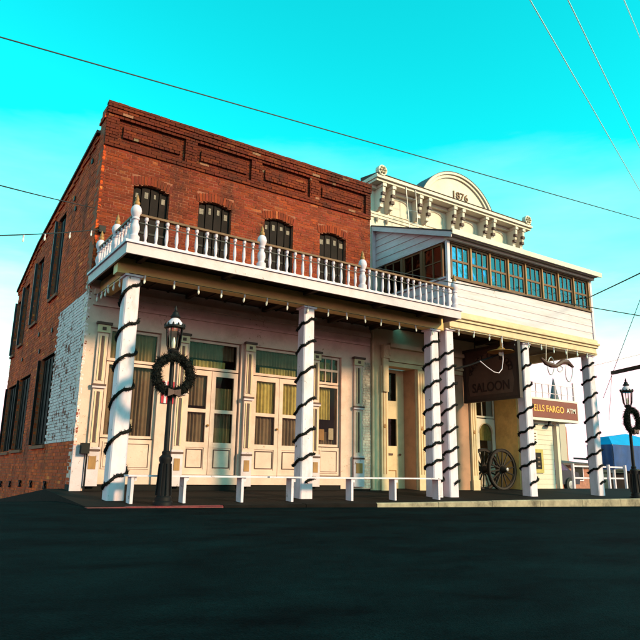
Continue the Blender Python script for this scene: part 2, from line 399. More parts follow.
for a, b in WIN:    # soldier arch over each window
    n = 13; cx_ = (a+b)/2
    for k in range(n):
        s0 = a-.045+(b-a+.09)*k/n; s1 = a-.045+(b-a+.09)*(k+1)/n-.008; q = (s0+s1)/2
        z0 = arch_z(a, b, q); dl = (q-cx_)*.06
        P = [fm(s, z, d) for d in (.006+rb.uniform(-.004,.004), -.1) for s, z in ((s0, z0), (s1, z0), (s1+dl*1.2, z0+.175), (s0+dl*1.2, z0+.175))]
        m.add(P, [(0,1,2,3), (0,4,5,1), (1,5,6,2), (2,6,7,3), (3,7,4,0)], tuple(v*1.05 for v in brick_col(q, z0)))
stuff(m.build('front_brickwork', 'brick', BB))
m = MB()   # mortar backing of the front wall, pierced by the windows
edges = [BX0]+[v for q in WIN for v in q]+[BX1]
for k in range(0, len(edges), 2): m.box(edges[k]-(.0 if k == 0 else .0), edges[k+1], BY0+.005, BY0+.35, 3.9, WZS)
m.box(BX0, BX1, BY0+.005, BY0+.35, WZS+RISE+.004, 6.70); m.box(BX0, BX1, BY0+.045, BY0+.35, 6.702, 7.48)
for a, b in WIN:
    n = 8
    for k in range(n):
        p, q = a+(b-a)*k/n, a+(b-a)*(k+1)/n; m.box(p, q, BY0+.005, BY0+.35, min(arch_z(a, b, p+1e-4), arch_z(a, b, q-1e-4)), WZS+RISE+.004)
for k in range(0, len(edges), 2): m.box(edges[k], edges[k+1], BY0+.005, BY0+.35, WZS, WZS+RISE+.004)
m.build('front_wall_core', 'mortar', BB)
for a, b in WIN:    # folded iron shutters with slots near the top
    f = bx('window', 'shutter', BB, a, b, BY0+.19, BY0+.23, WZ0, WZS+RISE)
    n = 4; wv = (b-a)/n
    for k in range(n):
        p = a+wv*k+.012; q = a+wv*(k+1)-.012; zt = min(arch_z(a, b, p), arch_z(a, b, q))-.015
        bx('shutter_leaf', 'shutter', f, p, q, BY0+.09, BY0+.115, WZ0+.05, zt)
        bx('rail', 'iron', f, p+.01, q-.01, BY0+.075, BY0+.089, 5.0, 5.04)
        bx('vent_slot', 'slot', f, p+.035+rb.uniform(0,.03), q-.03-rb.uniform(0,.03), BY0+.082, BY0+.0895, zt-.19-rb.uniform(0,.05), zt-.09-rb.uniform(0,.02))
    bx('sill', 'mortar', f, a-.03, b+.03, BY0-.03, BY0+.08, WZ0-.06, WZ0-.002)
# side wall
def side_top(y):
    pts = [(1.5, 7.36), (1.95, 7.30), (1.96, 7.04), (7.34, 6.22), (9.9, 5.5)]
    for (a, p), (b, q) in zip(pts, pts[1:]):
        if y <= b: return p+(q-p)*(y-a)/(b-a)
    return 5.5
SW = [(4.36, 5.14, 4.24, 6.18), (6.45, 7.20, 3.99, 5.68), (8.15, 8.72, 3.70, 5.38), (9.30, 9.78, 3.55, 5.14),
      (3.95, 5.30, .93, 2.86), (6.45, 7.85, .88, 2.68), (8.25, 9.60, .85, 2.62)]
def col_side(s, z):  # brick colour lifted and warmed to make up for weak light on this wall
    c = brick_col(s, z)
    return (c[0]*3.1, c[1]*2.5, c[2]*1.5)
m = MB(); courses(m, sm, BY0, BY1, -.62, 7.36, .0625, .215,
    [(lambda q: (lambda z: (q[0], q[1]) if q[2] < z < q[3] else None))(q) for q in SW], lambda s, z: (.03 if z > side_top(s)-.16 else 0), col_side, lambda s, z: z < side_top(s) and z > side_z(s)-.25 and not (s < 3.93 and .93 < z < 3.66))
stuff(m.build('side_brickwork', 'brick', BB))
m = MB(); courses(m, sm, BY0, 4.1, -.62, 3.8, .0625, .215, [], lambda s, z: .002, lambda s, z: None, lambda s, z: s < 3.93 and .93 < z < 3.66)
stuff(m.build('painted_brickwork', 'white_brick', BB))
m = MB()
ysl = sorted({BY0+.07, BY1, 1.95, 1.96, 7.34}|{q[i] for q in SW for i in (0, 1)})
for a, b in zip(ysl, ysl[1:]):
    c = (a+b)/2; blocks = sorted((q[2], q[3]) for q in SW if q[0] < c < q[1]); z0 = -1.2
    for p, q in blocks+[(None, None)]:
        if p is None:
            ta, tb = side_top(a+1e-4)-.03, side_top(b-1e-4)-.03
            m.hexa([(BX0+.005,a,z0),(BX0+.35,a,z0),(BX0+.35,b,z0),(BX0+.005,b,z0),(BX0+.005,a,ta),(BX0+.35,a,ta),(BX0+.35,b,tb),(BX0+.005,b,tb)])
        else: m.box(BX0+.005, BX0+.35, a, b, z0, p); z0 = q
m.box(BX0+.36, BX1-.01, BY1-.3, BY1-.005, -1.2, 5.4)
m.box(BX1-.3, BX1, BY0+.36, BY1-.31, 3.9, 6.2)
m.build('side_wall_core', 'mortar', BB)
for i, (a, b, z0, z1) in enumerate(SW):
    sh = 'shutter_blue' if i < 4 else 'shutter'
    f = bx('side_window', 'dark_room', BB, BX0+.16, BX0+.2, a, b, z0, z1)
    n = 2 if i < 4 else 4; wv = (b-a)/n
    for k in range(n): 
        bx('shutter_leaf', sh, f, BX0+.07, BX0+.10, a+wv*k+.012, a+wv*(k+1)-.012, z0+.03, z1-.03)
        bx('rib', 'iron' if i > 3 else 'shutter_blue', f, BX0+.05, BX0+.07, a+wv*k+.03, a+wv*k+.06, z0+.05, z1-.05)
    bx('shutter_edge', sh, f, BX0-.07, BX0-.012, b-.02, b+.03, z0+.02, z1-.02)
    bx('sill', 'mortar', f, BX0-.05, BX0+.05, a-.04, b+.04, z0-.07, z0-.004)
for (a, p), (b, q) in (((1.96, 7.04), (7.34, 6.22)), ((7.34, 6.22), (9.93, 5.5))):
    MB().hexa([(BX0-.07,a,p-.01),(BX0+.38,a,p-.01),(BX0+.38,b,q-.01),(BX0-.07,b,q-.01),(BX0-.07,a,p+.05),(BX0+.38,a,p+.05),(BX0+.38,b,q+.05),(BX0-.07,b,q+.05)]).build('coping', 'roofing', BB)
bx('roof', 'roofing', BB, BX0+.36, BX1-.31, BY0+.36, BY1-.31, 5.2, 5.3)
for px_, py_ in ((1, 484), (10, 484), (20, 483.5), (31, 484), (45, 485)):     # star shaped wall anchors
    d = fw*F_PX+RT*(px_-320)-UP*(py_-320); p = CAM+d*((BX0-.02-CAM.x)/d.x); m = MB()
    for an in (PI/4, -PI/4): m.bar((p.x-.012, p.y-.11*math.cos(an), p.z-.09*math.sin(an)), (p.x-.012, p.y+.11*math.cos(an), p.z+.09*math.sin(an)), .03, .035, (1, 0, 0))
    m.build('wall_anchor', 'iron', BB)
for s, z in ((2.3, 6.55), (3.4, 5.9), (5.9, 3.55), (5.6, 3.1), (4.4, 3.4), (7.8, 3.2), (3.6, 6.2)):
    MB().box(BX0-.03, BX0-.012, s-.045, s+.045, z-.05, z+.05).build('wall_anchor', 'iron', BB)

# ---- shop front of the brick building
SF = BY0
def pilaster(parent, x0, x1, z0=.29):
    xc = (x0+x1)/2; y1 = SF+.02
    p = bx('pilaster', 'storefront', parent, x0, x1, SF-.05, y1, z0, 2.96)
    bx('plinth', 'white', p, x0-.025, x1+.025, SF-.085, SF-.052, z0-.12, .76)
    bx('plinth_panel', 'amber_wood', p, x0+.03, x1-.03, SF-.094, SF-.086, .46, .68)
    bx('ring', 'trim_dark', p, x0-.03, x1+.03, SF-.095, SF-.052, .765, .80)
    bx('ring', 'white', p, x0-.025, x1+.025, SF-.088, SF-.052, .802, .84)
    bx('ring', 'white', p, x0-.025, x1+.025, SF-.088, SF-.052, 1.88, 1.915)
    bx('ring', 'trim_dark', p, x0-.03, x1+.03, SF-.095, SF-.052, 1.918, 1.955)
    for za, zb in ((.92, 1.82), (2.02, 2.84)): bx('flute', 'trim_dark', p, xc-.022, xc+.022, SF-.056, SF-.051, za, zb)
    for za, zb in ((.92, 1.82), (2.02, 2.84)):
        for sg in (-1, 1): bx('bead', 'cream', p, xc+sg*.045-.012, xc+sg*.045+.012, SF-.066, SF-.051, za, zb)
    bx('capital', 'cream', p, x0-.02, x1+.02, SF-.09, SF-.052, 2.90, 3.04)
    bx('capital_block', 'trim_dark', p, xc-.035, xc+.035, SF-.10, SF-.091, 2.94, 3.0)
    bx('capital_edge', 'trim_dark', p, x0-.045, x1+.045, SF-.12, SF-.03, 3.045, 3.09)
def curtain(parent, x0, x1, z0, z1, y, m_, amp=.018, pitch=.075, seed=1):
    n = max(6, int((x1-x0)/pitch*8)); mm = MB(); rr = random.Random(seed); ph = rr.random()*6
    for i in range(n+1):
        xx = x0+(x1-x0)*i/n; yy = y+amp*math.sin(2*PI*xx/pitch+ph+1.3*math.sin(xx*9+ph))*(1+.4*math.sin(xx*17)); mm.v += [(xx, yy, z0), (xx, yy, z1)]
    mm.f = [(2*i, 2*i+2, 2*i+3, 2*i+1) for i in range(n)]; mm.c = [None]*n
    return mm.build('curtain', m_, parent, True)
def frame(mm, x0, x1, z0, z1, w_, y0, y1):
    mm.box(x0, x0+w_, y0, y1, z0, z1); mm.box(x1-w_, x1, y0, y1, z0, z1); mm.box(x0+w_, x1-w_, y0, y1, z0, z0+w_); mm.box(x0+w_, x1-w_, y0, y1, z1-w_, z1)
def sash(parent, x0, x1, z0, z1, y, fm_='storefront', cur=None, nm='window', bars=None, w_=.05, gl='glass', cz=None, dep=.05):
    mm = MB(); frame(mm, x0, x1, z0, z1, w_, y-dep/2, y+dep/2); f = mm.build(nm, fm_, parent)
    bx('pane', gl, f, x0+w_*.8, x1-w_*.8, y-.004, y+.004, z0+w_*.8, z1-w_*.8)
    for o_ in (bars or []):
        if o_[0] == 'h': bx('glazing_bar', fm_, f, x0+w_, x1-w_, y-dep*.44, y+dep*.44, o_[1]-.025, o_[1]+.025)
        else: bx('glazing_bar', fm_, f, o_[1]-.010, o_[1]+.010, y-dep*.40, y+dep*.40, z0+w_, z1-w_)
    if cur:
        for c in (cur if isinstance(cur, list) else [cur]):
            m_, a, b, p, q = c; curtain(f, a, b, p, q, y+.09, m_, seed=int(a*100))
    return f
def panel(parent, x0, x1, z0, z1, y, m_='storefront'):
    f = bx('panel', m_, parent, x0, x1, y-.02, y+.03, z0, z1); mm = MB(); frame(mm, x0+.05, x1-.05, z0+.05, z1-.05, .025, y-.036, y-.021); mm.build('moulding', m_, f)
    mm = MB(); frame(mm, x0+.076, x1-.076, z0+.076, z1-.076, .010, y-.024, y-.0205); mm.build('shadow_line', 'trim_dark', f)
shop = MB()
T = SF+.28
shop.box(BX0+.0, -.07, SF, T, -.3, 3.9)            # corner pier
shop.box(1.15, 1.50, SF, T, .2, 3.04); shop.box(5.45, 6.29, SF, T, .12, 3.04)
shop.box(-.07, 6.29, SF, T, 3.04, 3.898)
shop.box(-.07, 1.15, SF+.05, T, .2, .42); shop.box(1.50, 5.45, SF-.01, T, .2, .38)
shop.box(4.62, 4.85, SF+.03, T, .38, 3.04); shop.box(1.50, 1.70, SF+.03, T, .38, 3.04); shop.box(2.90, 3.20, SF+.03, T, .38, 3.04)
shop.build('shop_front_wall', 'storefront', BB)
m = MB(); m.box(-.30, 6.29, SF+.02, T, -.2, .195); m.build('shop_front_plinth', 'step_dark', BB)
for a, b in ((-.065, .125), (1.50, 1.68), (2.97, 3.15), (4.63, 4.81), (5.78, 6.02)): pilaster(BB, a, b)
m = MB(); m.box(-.2, 6.25, SF-.05, SF-.002, 3.40, 3.45); m.box(-.2, 6.25, SF-.09, SF-.002, 3.60, 3.70); m.build('cornice_moulding', 'storefront', BB)
# window left of the doors
WY = SF+.10
sash(BB, .17, 1.15, 1.02, 2.40, WY, cur=[('curtain_dark', .22, 1.1, 1.0, 2.38)])
sash(BB, .17, 1.15, 2.42, 3.03, WY, cur=[('curtain', .24, 1.1, 2.45, 3.02)], bars=[('v', .66)])
panel(BB, .17, 1.15, .42, 1.0, SF+.07)
def door(parent, x0, x1, z0, z1, y, cur, knob=None):
    mm = MB(); w_ = .09; zp = z0+.52
    mm.box(x0, x0+w_, y-.025, y+.025, z0, z1); mm.box(x1-w_, x1, y-.025, y+.025, z0, z1)
    for a, b in ((z0, z0+.10), (zp, zp+.10), (z0+1.20, z0+1.27), (z1-.10, z1)): mm.box(x0+w_, x1-w_, y-.025, y+.025, a, b)
    d = mm.build('door', 'storefront', parent)
    bx('door_panel', 'storefront', d, x0+w_*.9, x1-w_*.9, y-.010, y+.02, z0+.09, zp+.01)
    mm = MB(); frame(mm, x0+w_+.02, x1-w_-.02, z0+.13, zp-.03, .016, y-.024, y-.0105); mm.build('panel_moulding', 'trim_dark', d)
    bx('pane', 'glass', d, x0+w_*.9, x1-w_*.9, y-.004, y+.004, zp+.09, z0+1.21); bx('pane', 'glass', d, x0+w_*.9, x1-w_*.9, y-.004, y+.004, z0+1.26, z1-.09)
    for c in cur: curtain(d, x0+w_, x1-w_, c[1], c[2], y+.06, c[0], seed=int(x0*77))
    if knob: MB().lathe((knob, y-.05, z0+.95), [(.02, -.02), (.03, 0), (.02, .02)], 8).build('knob', 'amber_wood', d)
door(BB, 1.72, 2.28, .385, 2.42, WY, [('curtain_dark', 1.0, 1.62), ('curtain_dark', 1.72, 2.35)], 2.24)
door(BB, 2.29, 2.87, .385, 2.42, WY, [('curtain', 1.0, 1.30), ('curtain_dark', 1.30, 1.62), ('curtain', 1.66, 2.1)])
door(BB, 3.22, 3.86, .385, 2.42, WY, [('curtain_dark', 1.0, 1.62), ('warm_yellow', 1.66, 2.35)], 3.82)
door(BB, 3.87, 4.54, .385, 2.42, WY, [('curtain_dark', 1.0, 1.62), ('warm_yellow', 1.66, 2.35)])
for a, b, c in ((1.72, 2.87, 'curtain_dark'), (3.22, 4.58, 'curtain_dark')):
    sash(BB, a, b, 2.44, 3.03, WY, cur=[(c, a+.06, b-.06, 2.68, 3.02), ('warm_yellow', a+.2, b-.25, 2.47, 2.64)])  # low yellow valance added, its colour standing in for bright reflections in the glass
sash(BB, 4.85, 5.44, 1.02, 2.38, WY, cur=[('warm_yellow', 4.92, 5.28, 1.62, 2.32), ('curtain_dark', 4.92, 5.38, 1.04, 1.35)])
sash(BB, 4.85, 5.44, 2.40, 3.03, WY, cur=[('warm_yellow', 4.92, 5.26, 2.5, 2.92)], bars=[('v', 5.06), ('v', 5.24), ('h', 2.72)])
panel(BB, 4.85, 5.44, .40, 1.0, SF+.07)
m = MB(); m.box(BX0+.36, BX1-.02, 3.6, 3.7, -.3, 3.9); m.box(BX0+.36, BX1-.02, T+.01, 3.6, .30, .34); m.box(BX0+.36, BX1-.02, T+.01, 3.6, 3.80, 3.85); m.build('interior', 'dark_room', BB)
for i, xx in enumerate((.36, .62, 4.95, 5.2)):    # framed pictures and cards behind the glass
    bx('picture', 'pale' if i % 2 else 'amber_wood', BB, xx, xx+.13, WY+.03, WY+.045, 1.12+.02*i, 1.34+.03*i)
# painted white brick strip at the right end
m = MB(); courses(m, fm, 6.06, 6.28, .14, 3.04, .0625, .215, [], lambda s, z: .008, lambda s, z: (.66, .56, .46)); stuff(m.build('painted_brickwork', 'brick', BB))

# ------------------------------------------------------------------ veranda with balcony
VX0, VX1, VY0 = -.33, 7.02, -.69
VE = thing('balcony_veranda', (3, .4, 0), 'white timber veranda with baluster railing fronting the red brick building', 'veranda')
def column(parent, x, y, z1, w0=.27, w1=.235):
    mm = MB(); a = w0/2; b = w1/2; ch = .022
    def ring(h_, z): return [(x-h_+ch,y-h_,z),(x+h_-ch,y-h_,z),(x+h_,y-h_+ch,z),(x+h_,y+h_-ch,z),(x+h_-ch,y+h_,z),(x-h_+ch,y+h_,z),(x-h_,y+h_-ch,z),(x-h_,y-h_+ch,z)]
    P = ring(a, .0-.06)+ring(b, z1); mm.add(P, [tuple(range(8))[::-1], tuple(range(8, 16))]+[(i, (i+1) % 8, (i+1) % 8+8, i+8) for i in range(8)])
    c = mm.build('column', 'white_clean', parent)
    bx('cap', 'white_clean', c, x-b-.03, x+b+.03, y-b-.03, y+b+.03, z1+.001, z1+.035)
    return c
COLX = [0, 3.467, 6.765]
for x in COLX: column(VE, x, 0, 3.56)
bx('beam', 'gold', VE, VX0+.05, 7.05, -.11, .11, 3.60, 3.86)
bx('beam', 'gold', VE, -.10, .10, .112, SF-.005, 3.602, 3.855)
bx('floor_deck', 'ceiling_wood', VE, VX0+.03, VX1-.02, VY0+.04, SF-.012, 3.885, 3.935)
m = MB(); m.box(VX0, VX1, VY0, VY0+.035, 3.76, 3.93); m.build('fascia', 'white', VE)
bx('fascia', 'white', VE, VX0, VX0+.03, VY0+.037, SF-.012, 3.762, 3.93)
bx('fascia', 'white', VE, VX1-.03, VX1, VY0+.037, -.16, 3.762, 3.93)
m = MB(); m.box(VX0-.03, VX1+.03, VY0-.03, VY0+.06, 3.935, 3.975); m.box(VX0-.03, VX0+.05, VY0+.062, SF-.012, 3.935, 3.975); m.build('nosing', 'white_clean', VE)
for px_ in (146, 233, 316, 386, 430):      # lookout joists with pale ends
    p = on_y(px_, 262+(px_-146)*.2, -.5); xx = p.x
    j = bx('joist', 'ceiling_wood', VE, xx-.04, xx+.04, -.55, SF-.02, 3.80, 3.884)
    bx('joist_end', 'white_clean', j, xx-.045, xx+.045, -.585, -.551, 3.795, 3.88)
xx = VX0+.3
while xx < VX1-.1:
    bx('deck_joist', 'ceiling_wood', VE, xx-.02, xx+.02, -.60, SF-.02, 3.862, 3.886); xx += .41
# turned balusters
bprof = [(.030, 0), (.030, .045), (.018, .06), (.021, .085), (.030, .15), (.027, .22), (.019, .31), (.017, .34), (.026, .355), (.017, .37), (.022, .39), (.032, .40), (.032, .45)]
bal = MB().lathe((0, 0, 0), bprof, 10).mesh('baluster', 'white_clean', True)
pprof = [(.085, 0), (.085, .10), (.060, .12), (.055, .15), (.075, .22), (.070, .28), (.048, .33), (.046, .37), (.062, .385), (.062, .41), (.052, .42), (.082, .49), (.088, .53), (.074, .59), (.045, .625)]
post = MB().lathe((0, 0, 0), pprof, 12).mesh('rail_post', 'white_clean', True)
fin = MB().lathe((0, 0, 0), [(.036, 0), (.05, .03), (.046, .06), (.028, .085), (.034, .11), (.02, .15), (.006, .19)], 10).mesh('finial', 'amber_wood', True)
RY = -.60; RZ = 3.976
posts = [(-.2, RY), (2.1, RY), (4.38, RY), (6.93, RY), (-.2, .42), (-.2, 1.40)]
for x, y in posts:
    q = place('rail_post', post, VE, (x, y, RZ)); place('finial', fin, q, (x, y, RZ+.622))
gr_b = random.Random(2)
def run(a, b, n, fix, ax):
    for k in range(1, n):
        t = a+(b-a)*k/n; place('baluster', bal, VE, (t+gr_b.uniform(-.006, .006), fix, RZ) if ax == 'x' else (fix, t, RZ), (gr_b.uniform(-.012, .012), gr_b.uniform(-.02, .02), gr_b.uniform(0, 3)))
run(-.2, 2.1, 13, RY, 'x'); run(2.1, 4.38, 13, RY, 'x'); run(4.38, 6.93, 15, RY, 'x'); run(RY, .42, 6, -.2, 'y'); run(.42, 1.40, 6, -.2, 'y')
for a, b in ((-.2, 2.1), (2.1, 4.38), (4.38, 6.93)):
    bx('hand_rail', 'brown_wood', VE, a+.05, b-.05, RY-.04, RY+.04, RZ+.452, RZ+.488); bx('mid_wire', 'wire', VE, a+.05, b-.05, RY-.036, RY-.030, RZ+.33, RZ+.342)
for a, b in ((RY, .42), (.42, 1.40)): bx('hand_rail', 'brown_wood', VE, -.24, -.16, a+.05, b-.05, RZ+.452, RZ+.488)

# ------------------------------------------------------------------ saloon building
SY = 2.5; SX0, SX1 = 6.96, 13.22
SB = thing('saloon_building', (10, 5, 0), 'cream painted timber saloon with arched 1876 pediment and enclosed upper porch', 'building')
m = MB(); m.box(SX0, SX1, SY+.002, SY+.3, 3.95, 8.1); m.box(SX1-.3, SX1, SY+.31, 10, -.5, 7.0); m.box(SX0, SX0+.3, SY+.31, 10, -.5, 7.4); m.box(11.96, SX1, SY+.002, SY+.3, -.2, 3.94)
m.build('wall', 'upper_cream', SB); bx('roof', 'roofing', SB, SX0+.31, SX1-.31, SY+.31, 10, 6.8, 6.9)
m = MB(); m.box(SX0, SX1, SY-.05, SY, 7.30, 7.36); m.box(SX0, SX1, SY-.03, SY, 7.22, 7.298); m.build('string_course', 'upper_cream', SB)
# cornice, stepped out
m = MB(); m.box(SX0+.02, SX1-.02, SY-.12, SY, 8.00, 8.10); m.box(SX0-.02, SX1+.02, SY-.40, SY+.3, 8.102, 8.17); m.box(SX0-.05, SX1+.05, SY-.46, SY+.3, 8.172, 8.235); m.box(SX0-.03, SX1+.03, SY-.42, SY+.3, 8.237, 8.29)
cor = m.build('cornice', 'upper_cream', SB)
m = MB(); m.hexa([(SX0-.03,SY-.44,8.292),(SX1+.03,SY-.44,8.292),(SX1+.03,SY+.3,8.292),(SX0-.03,SY+.3,8.292),(SX0-.03,SY-.44,8.31),(SX1+.03,SY-.44,8.31),(SX1+.03,SY+.3,8.42),(SX0-.03,SY+.3,8.42)]); m.build('cornice_roof', 'roofing', cor)
# brackets in pairs: curved console with dark blocks and a pendant drop
def bracket(x):
    w_ = .085; pr = []
    n = 10
    for k in range(n+1):
        t = k/n*PI/2; pr.append((-.36+.36*(1-math.cos(t))*.92-.0, 8.0-.62*math.sin(t)))
    poly = [(0, 8.0)]+[(-.36, 8.0)]+pr[1:]+[(-.03, 7.36), (0, 7.36)]
    mm = MB(); mm.prism(poly, lambda u, v, t: (t, SY+u-.001, v), x-w_/2, x+w_/2); b = mm.build('bracket', 'upper_cream', SB)
    for k in (2, 4, 6):
        t = k/n*PI/2; u = -.36+.36*(1-math.cos(t))*.92; v = 8.0-.62*math.sin(t)
        bx('bracket_block', 'trim_dark' if k < 6 else 'upper_cream', b, x-w_/2-.015, x+w_/2+.015, SY+u-.02, SY+u+.07, v-.045, v+.04)
    bx('bracket_cap', 'upper_cream', b, x-w_/2-.02, x+w_/2+.02, SY-.39, SY-.13, 8.002, 8.09)
    MB().lathe((x, SY-.05, 7.06), [(.004, 0), (.03, .06), (.052, .12), (.052, .15)], 8).build('drop', 'pale', b)
    bx('slot', 'galvanised', b, x-.022, x+.022, SY-.075, SY-.03, 7.40, 7.62)
for c in (7.40, 8.74, 10.08, 11.42, 12.76):
    for s in (-.17, .17): bracket(c+s)
for a, b in ((7.66, 8.48), (9.0, 9.82), (10.34, 11.16), (11.68, 12.5)):      # arched frieze panels
    cxx = (a+b)/2; hw = (b-a)/2-.05; mm = MB(); pts = [(cxx+hw*math.cos(t), 7.72+.2*math.sin(t)) for t in [PI*k/14 for k in range(15)]]+[(cxx-hw, 7.42), (cxx+hw, 7.42)]
    mm.tube([(u, SY-.008, v) for u, v in pts], .018, 5, True); mm.build('frieze_moulding', 'upper_cream', SB)
# arched pediment
PC, PW, PZ, PH = 10.14, 1.40, 8.30, .88
rad = (PW*PW+PH*PH)/(2*PH); cz_ = PZ+PH-rad; t0 = math.asin(PW/rad)
arc = [(PC+rad*math.sin(t0-2*t0*k/28), cz_+rad*math.cos(t0-2*t0*k/28)) for k in range(29)]
m = MB(); m.prism(arc, lambda u, v, t: (u, t, v), SY-.20, SY+.25); ped = m.build('pediment', 'upper_cream', SB)
def arcband(r0, r1, y0, y1, m_, nm):
    mm = MB(); n = 28; P = []
    for k in range(n+1):
        t = t0-2*t0*k/n
        for r_, y in ((r0, y0), (r1, y0), (r1, y1), (r0, y1)): P.append((PC+r_*math.sin(t), y, cz_+r_*math.cos(t)))
    F = []
    for k in range(n):
        for q in range(4): F.append((4*k+q, 4*k+(q+1) % 4, 4*k+4+(q+1) % 4, 4*k+4+q))
    F += [(0, 1, 2, 3), (4*n+3, 4*n+2, 4*n+1, 4*n)]
    mm.add(P, F); return mm.build(nm, m_, ped)
arcband(rad-.02, rad+.05, SY-.30, SY+.27, 'upper_cream', 'arch_hood'); arcband(rad-.11, rad-.022, SY-.25, SY-.19, 'upper_cream', 'arch_moulding')
arcband(rad+.051, rad+.065, SY-.31, SY+.28, 'grey_slate', 'arch_flashing')
o = place('date_numerals', text_mesh('1876', .30, 'brown_wood', .012), ped, (10.28, SY-.213, 8.56), (PI/2, 0, 0)); o.scale = (1.15, 1, 1)
for x in (7.10, 13.07):     # rosettes at the cornice ends
    mm = MB(); a = [(x+.15*math.cos(2*PI*k/14), 8.40+.15*math.sin(2*PI*k/14)) for k in range(14)]
    mm.prism(a, lambda u, v, t: (u, t, v), SY-.47, SY-.33); ro = mm.build('rosette', 'upper_cream', SB)
    for k in range(6):
        t = 2*PI*k/6; MB().lathe((x+.08*math.cos(t), SY-.49, 8.40+.08*math.sin(t)), [(.01, -.035), (.035, -.012), (.035, .012), (.01, .035)], 7).build('petal', 'cream', ro)
    MB().lathe((x, SY-.5, 8.40), [(.008, -.03), (.03, 0), (.008, .03)], 8).build('boss', 'pale', ro)
mm = MB(); mm.prism([(8.36, 7.40), (8.50, 7.40), (8.50, 7.62)]+[(8.43+.07*math.cos(PI*k/8), 7.62+.07*math.sin(PI*k/8)) for k in range(1, 8)]+[(8.36, 7.62)], lambda u, v, t: (u, t, v), SY-.02, SY-.001); mm.build('arched_vent', 'galvanised', SB)

# enclosed upper porch
EX0, EX1, EY = 7.20, 12.70, -.15
EP = SB
ztop = lambda y: 5.98+(y-EY)*(6.93-5.98)/(SY-EY)
m = MB(); m.box(EX0+.05, EX1-.05, EY+.05, EY+.10, 4.0, 5.9); m.build('porch_sheathing', 'dark_room', SB).hide_render = False
bpy.data.objects.remove(bpy.data.objects['porch_sheathing'])
def lap(parent, a, b, z0, n, hgt, m_, front=True):
    for k in range(n):
        z = z0+k*hgt; tp = z+hgt+.012
        if front: P = [(a,EY-.016,z),(b,EY-.016,z),(b,EY+.03,z),(a,EY+.03,z),(a,EY-.006,tp),(b,EY-.006,tp),(b,EY+.03,tp),(a,EY+.03,tp)]
        else: P = [(EX0-.024,a,z),(EX0+.03,a,z),(EX0+.03,b,z),(EX0-.024,b,z),(EX0-.006,a,tp),(EX0+.03,a,tp),(EX0+.03,b,tp),(EX0-.006,b,tp)]
        MB().hexa(P).build('siding_board', m_, parent)
pw = bx('porch_front_wall', 'siding', SB, EX0+.03, EX1-.03, EY+.032, EY+.09, 3.98, 4.86)
lap(pw, EX0+.06, EX1-.06, 4.09, 4, .187, 'siding')
pl = bx('porch_side_wall', 'siding', SB, EX0+.032, EX0+.09, EY+.10, SY-.01, 3.98, 4.86)
lap(pl, EY+.04, SY-.02, 4.09, 4, .187, 'siding', False)
# gable siding above the side windows, under the sloping roof
nb = 6
for k in range(nb):
    z = 5.78+k*.187; ya = EY+.04
    need = z+.02
    if need > 5.95: ya = EY+(need-5.98)/(6.93-5.98)*(SY-EY)+.03
    ya = max(EY+.04, ya)
    if ya > SY-.1: break
    tp = z+.199; yb_ = max(ya, EY+(tp-5.98)/(.95)*(SY-EY)+.02)
    yb_ = min(yb_, SY-.03)
    MB().hexa([(EX0-.024,ya,z),(EX0+.03,ya,z),(EX0+.03,SY-.02,z),(EX0-.024,SY-.02,z),(EX0-.006,yb_,tp),(EX0+.03,yb_,tp),(EX0+.03,SY-.02,tp),(EX0-.006,SY-.02,tp)]).build('siding_board', 'siding', pl)
bx('corner_board', 'white_clean', SB, EX0-.03, EX0+.055, EY-.034, EY+.035, 4.08, 5.9); bx('corner_board', 'white_clean', SB, EX1-.055, EX1+.03, EY-.034, EY+.035, 4.08, 5.9)
bx('corner_board', 'white_clean', SB, EX0-.12, EX0-.026, SY-.05, SY-.003, 3.98, 6.95)
bx('porch_right_wall', 'siding', SB, EX1-.05, EX1, EY+.04, SY-.02, 3.98, 5.95)
# eight brown sash windows along the front
bx('window_head', 'brown_wood', SB, EX0+.056, EX1-.056, EY-.03, EY+.08, 5.735, 5.77)
bx('window_sill', 'brown_wood', SB, EX0+.056, EX1-.056, EY-.05, EY+.09, 4.862, 4.905)
wp = (EX1-EX0-.20)/8
for k in range(8):
    a = EX0+.12+wp*k; b = a+wp-.05
    cu = [('curtain_blue', a+.04, b-.04, 4.93, 5.7)] if k in (6,) else ([('curtain_white', a+.04, a+.25+.06*(k % 3), 4.95, 5.7)] if k not in (2, 5) else [('curtain_white', b-.24, b-.05, 5.0, 5.7)])
    f = sash(SB, a, b, 4.907, 5.733, EY+.03, 'brown_wood', cu, 'porch_window', [('h', 5.33), ('v', a+(b-a)*.35), ('v', a+(b-a)*.66)], .045, 'blue_glass')
    bx('window_post', 'amber_wood', f, b+.004, b+.046, EY-.035, EY+.06, 4.907, 5.733)
for k in range(3):
    a = EY+.16+k*.72; b = a+.66; mm = MB()
    mm.box(EX0, EX0+.05, a, a+.05, 4.907, 5.76); mm.box(EX0, EX0+.05, b-.05, b, 4.907, 5.76); mm.box(EX0, EX0+.05, a+.05, b-.05, 4.907, 4.95); mm.box(EX0, EX0+.05, a+.05, b-.05, 5.71, 5.76)
    f = mm.build('porch_side_window', 'brown_wood', SB); bx('pane', 'glass', f, EX0+.02, EX0+.026, a+.04, b-.04, 4.94, 5.72)
    bx('glazing_bar', 'brown_wood', f, EX0+.006, EX0+.045, (a+b)/2-.014, (a+b)/2+.014, 4.95, 5.71); bx('glazing_bar', 'brown_wood', f, EX0+.008, EX0+.043, a+.05, b-.05, 5.32, 5.345)
    if k < 2: bx('window_post', 'brown_wood', f, EX0-.02, EX0+.05, b+.002, a+.718, 4.907, 5.76)
bx('side_window_sill', 'white_clean', SB, EX0-.05, EX0+.09, EY+.05, SY-.02, 4.862, 4.904); bx('side_window_head', 'siding', SB, EX0-.035, EX0+.05, EY+.04, SY-.02, 5.762, 5.80)
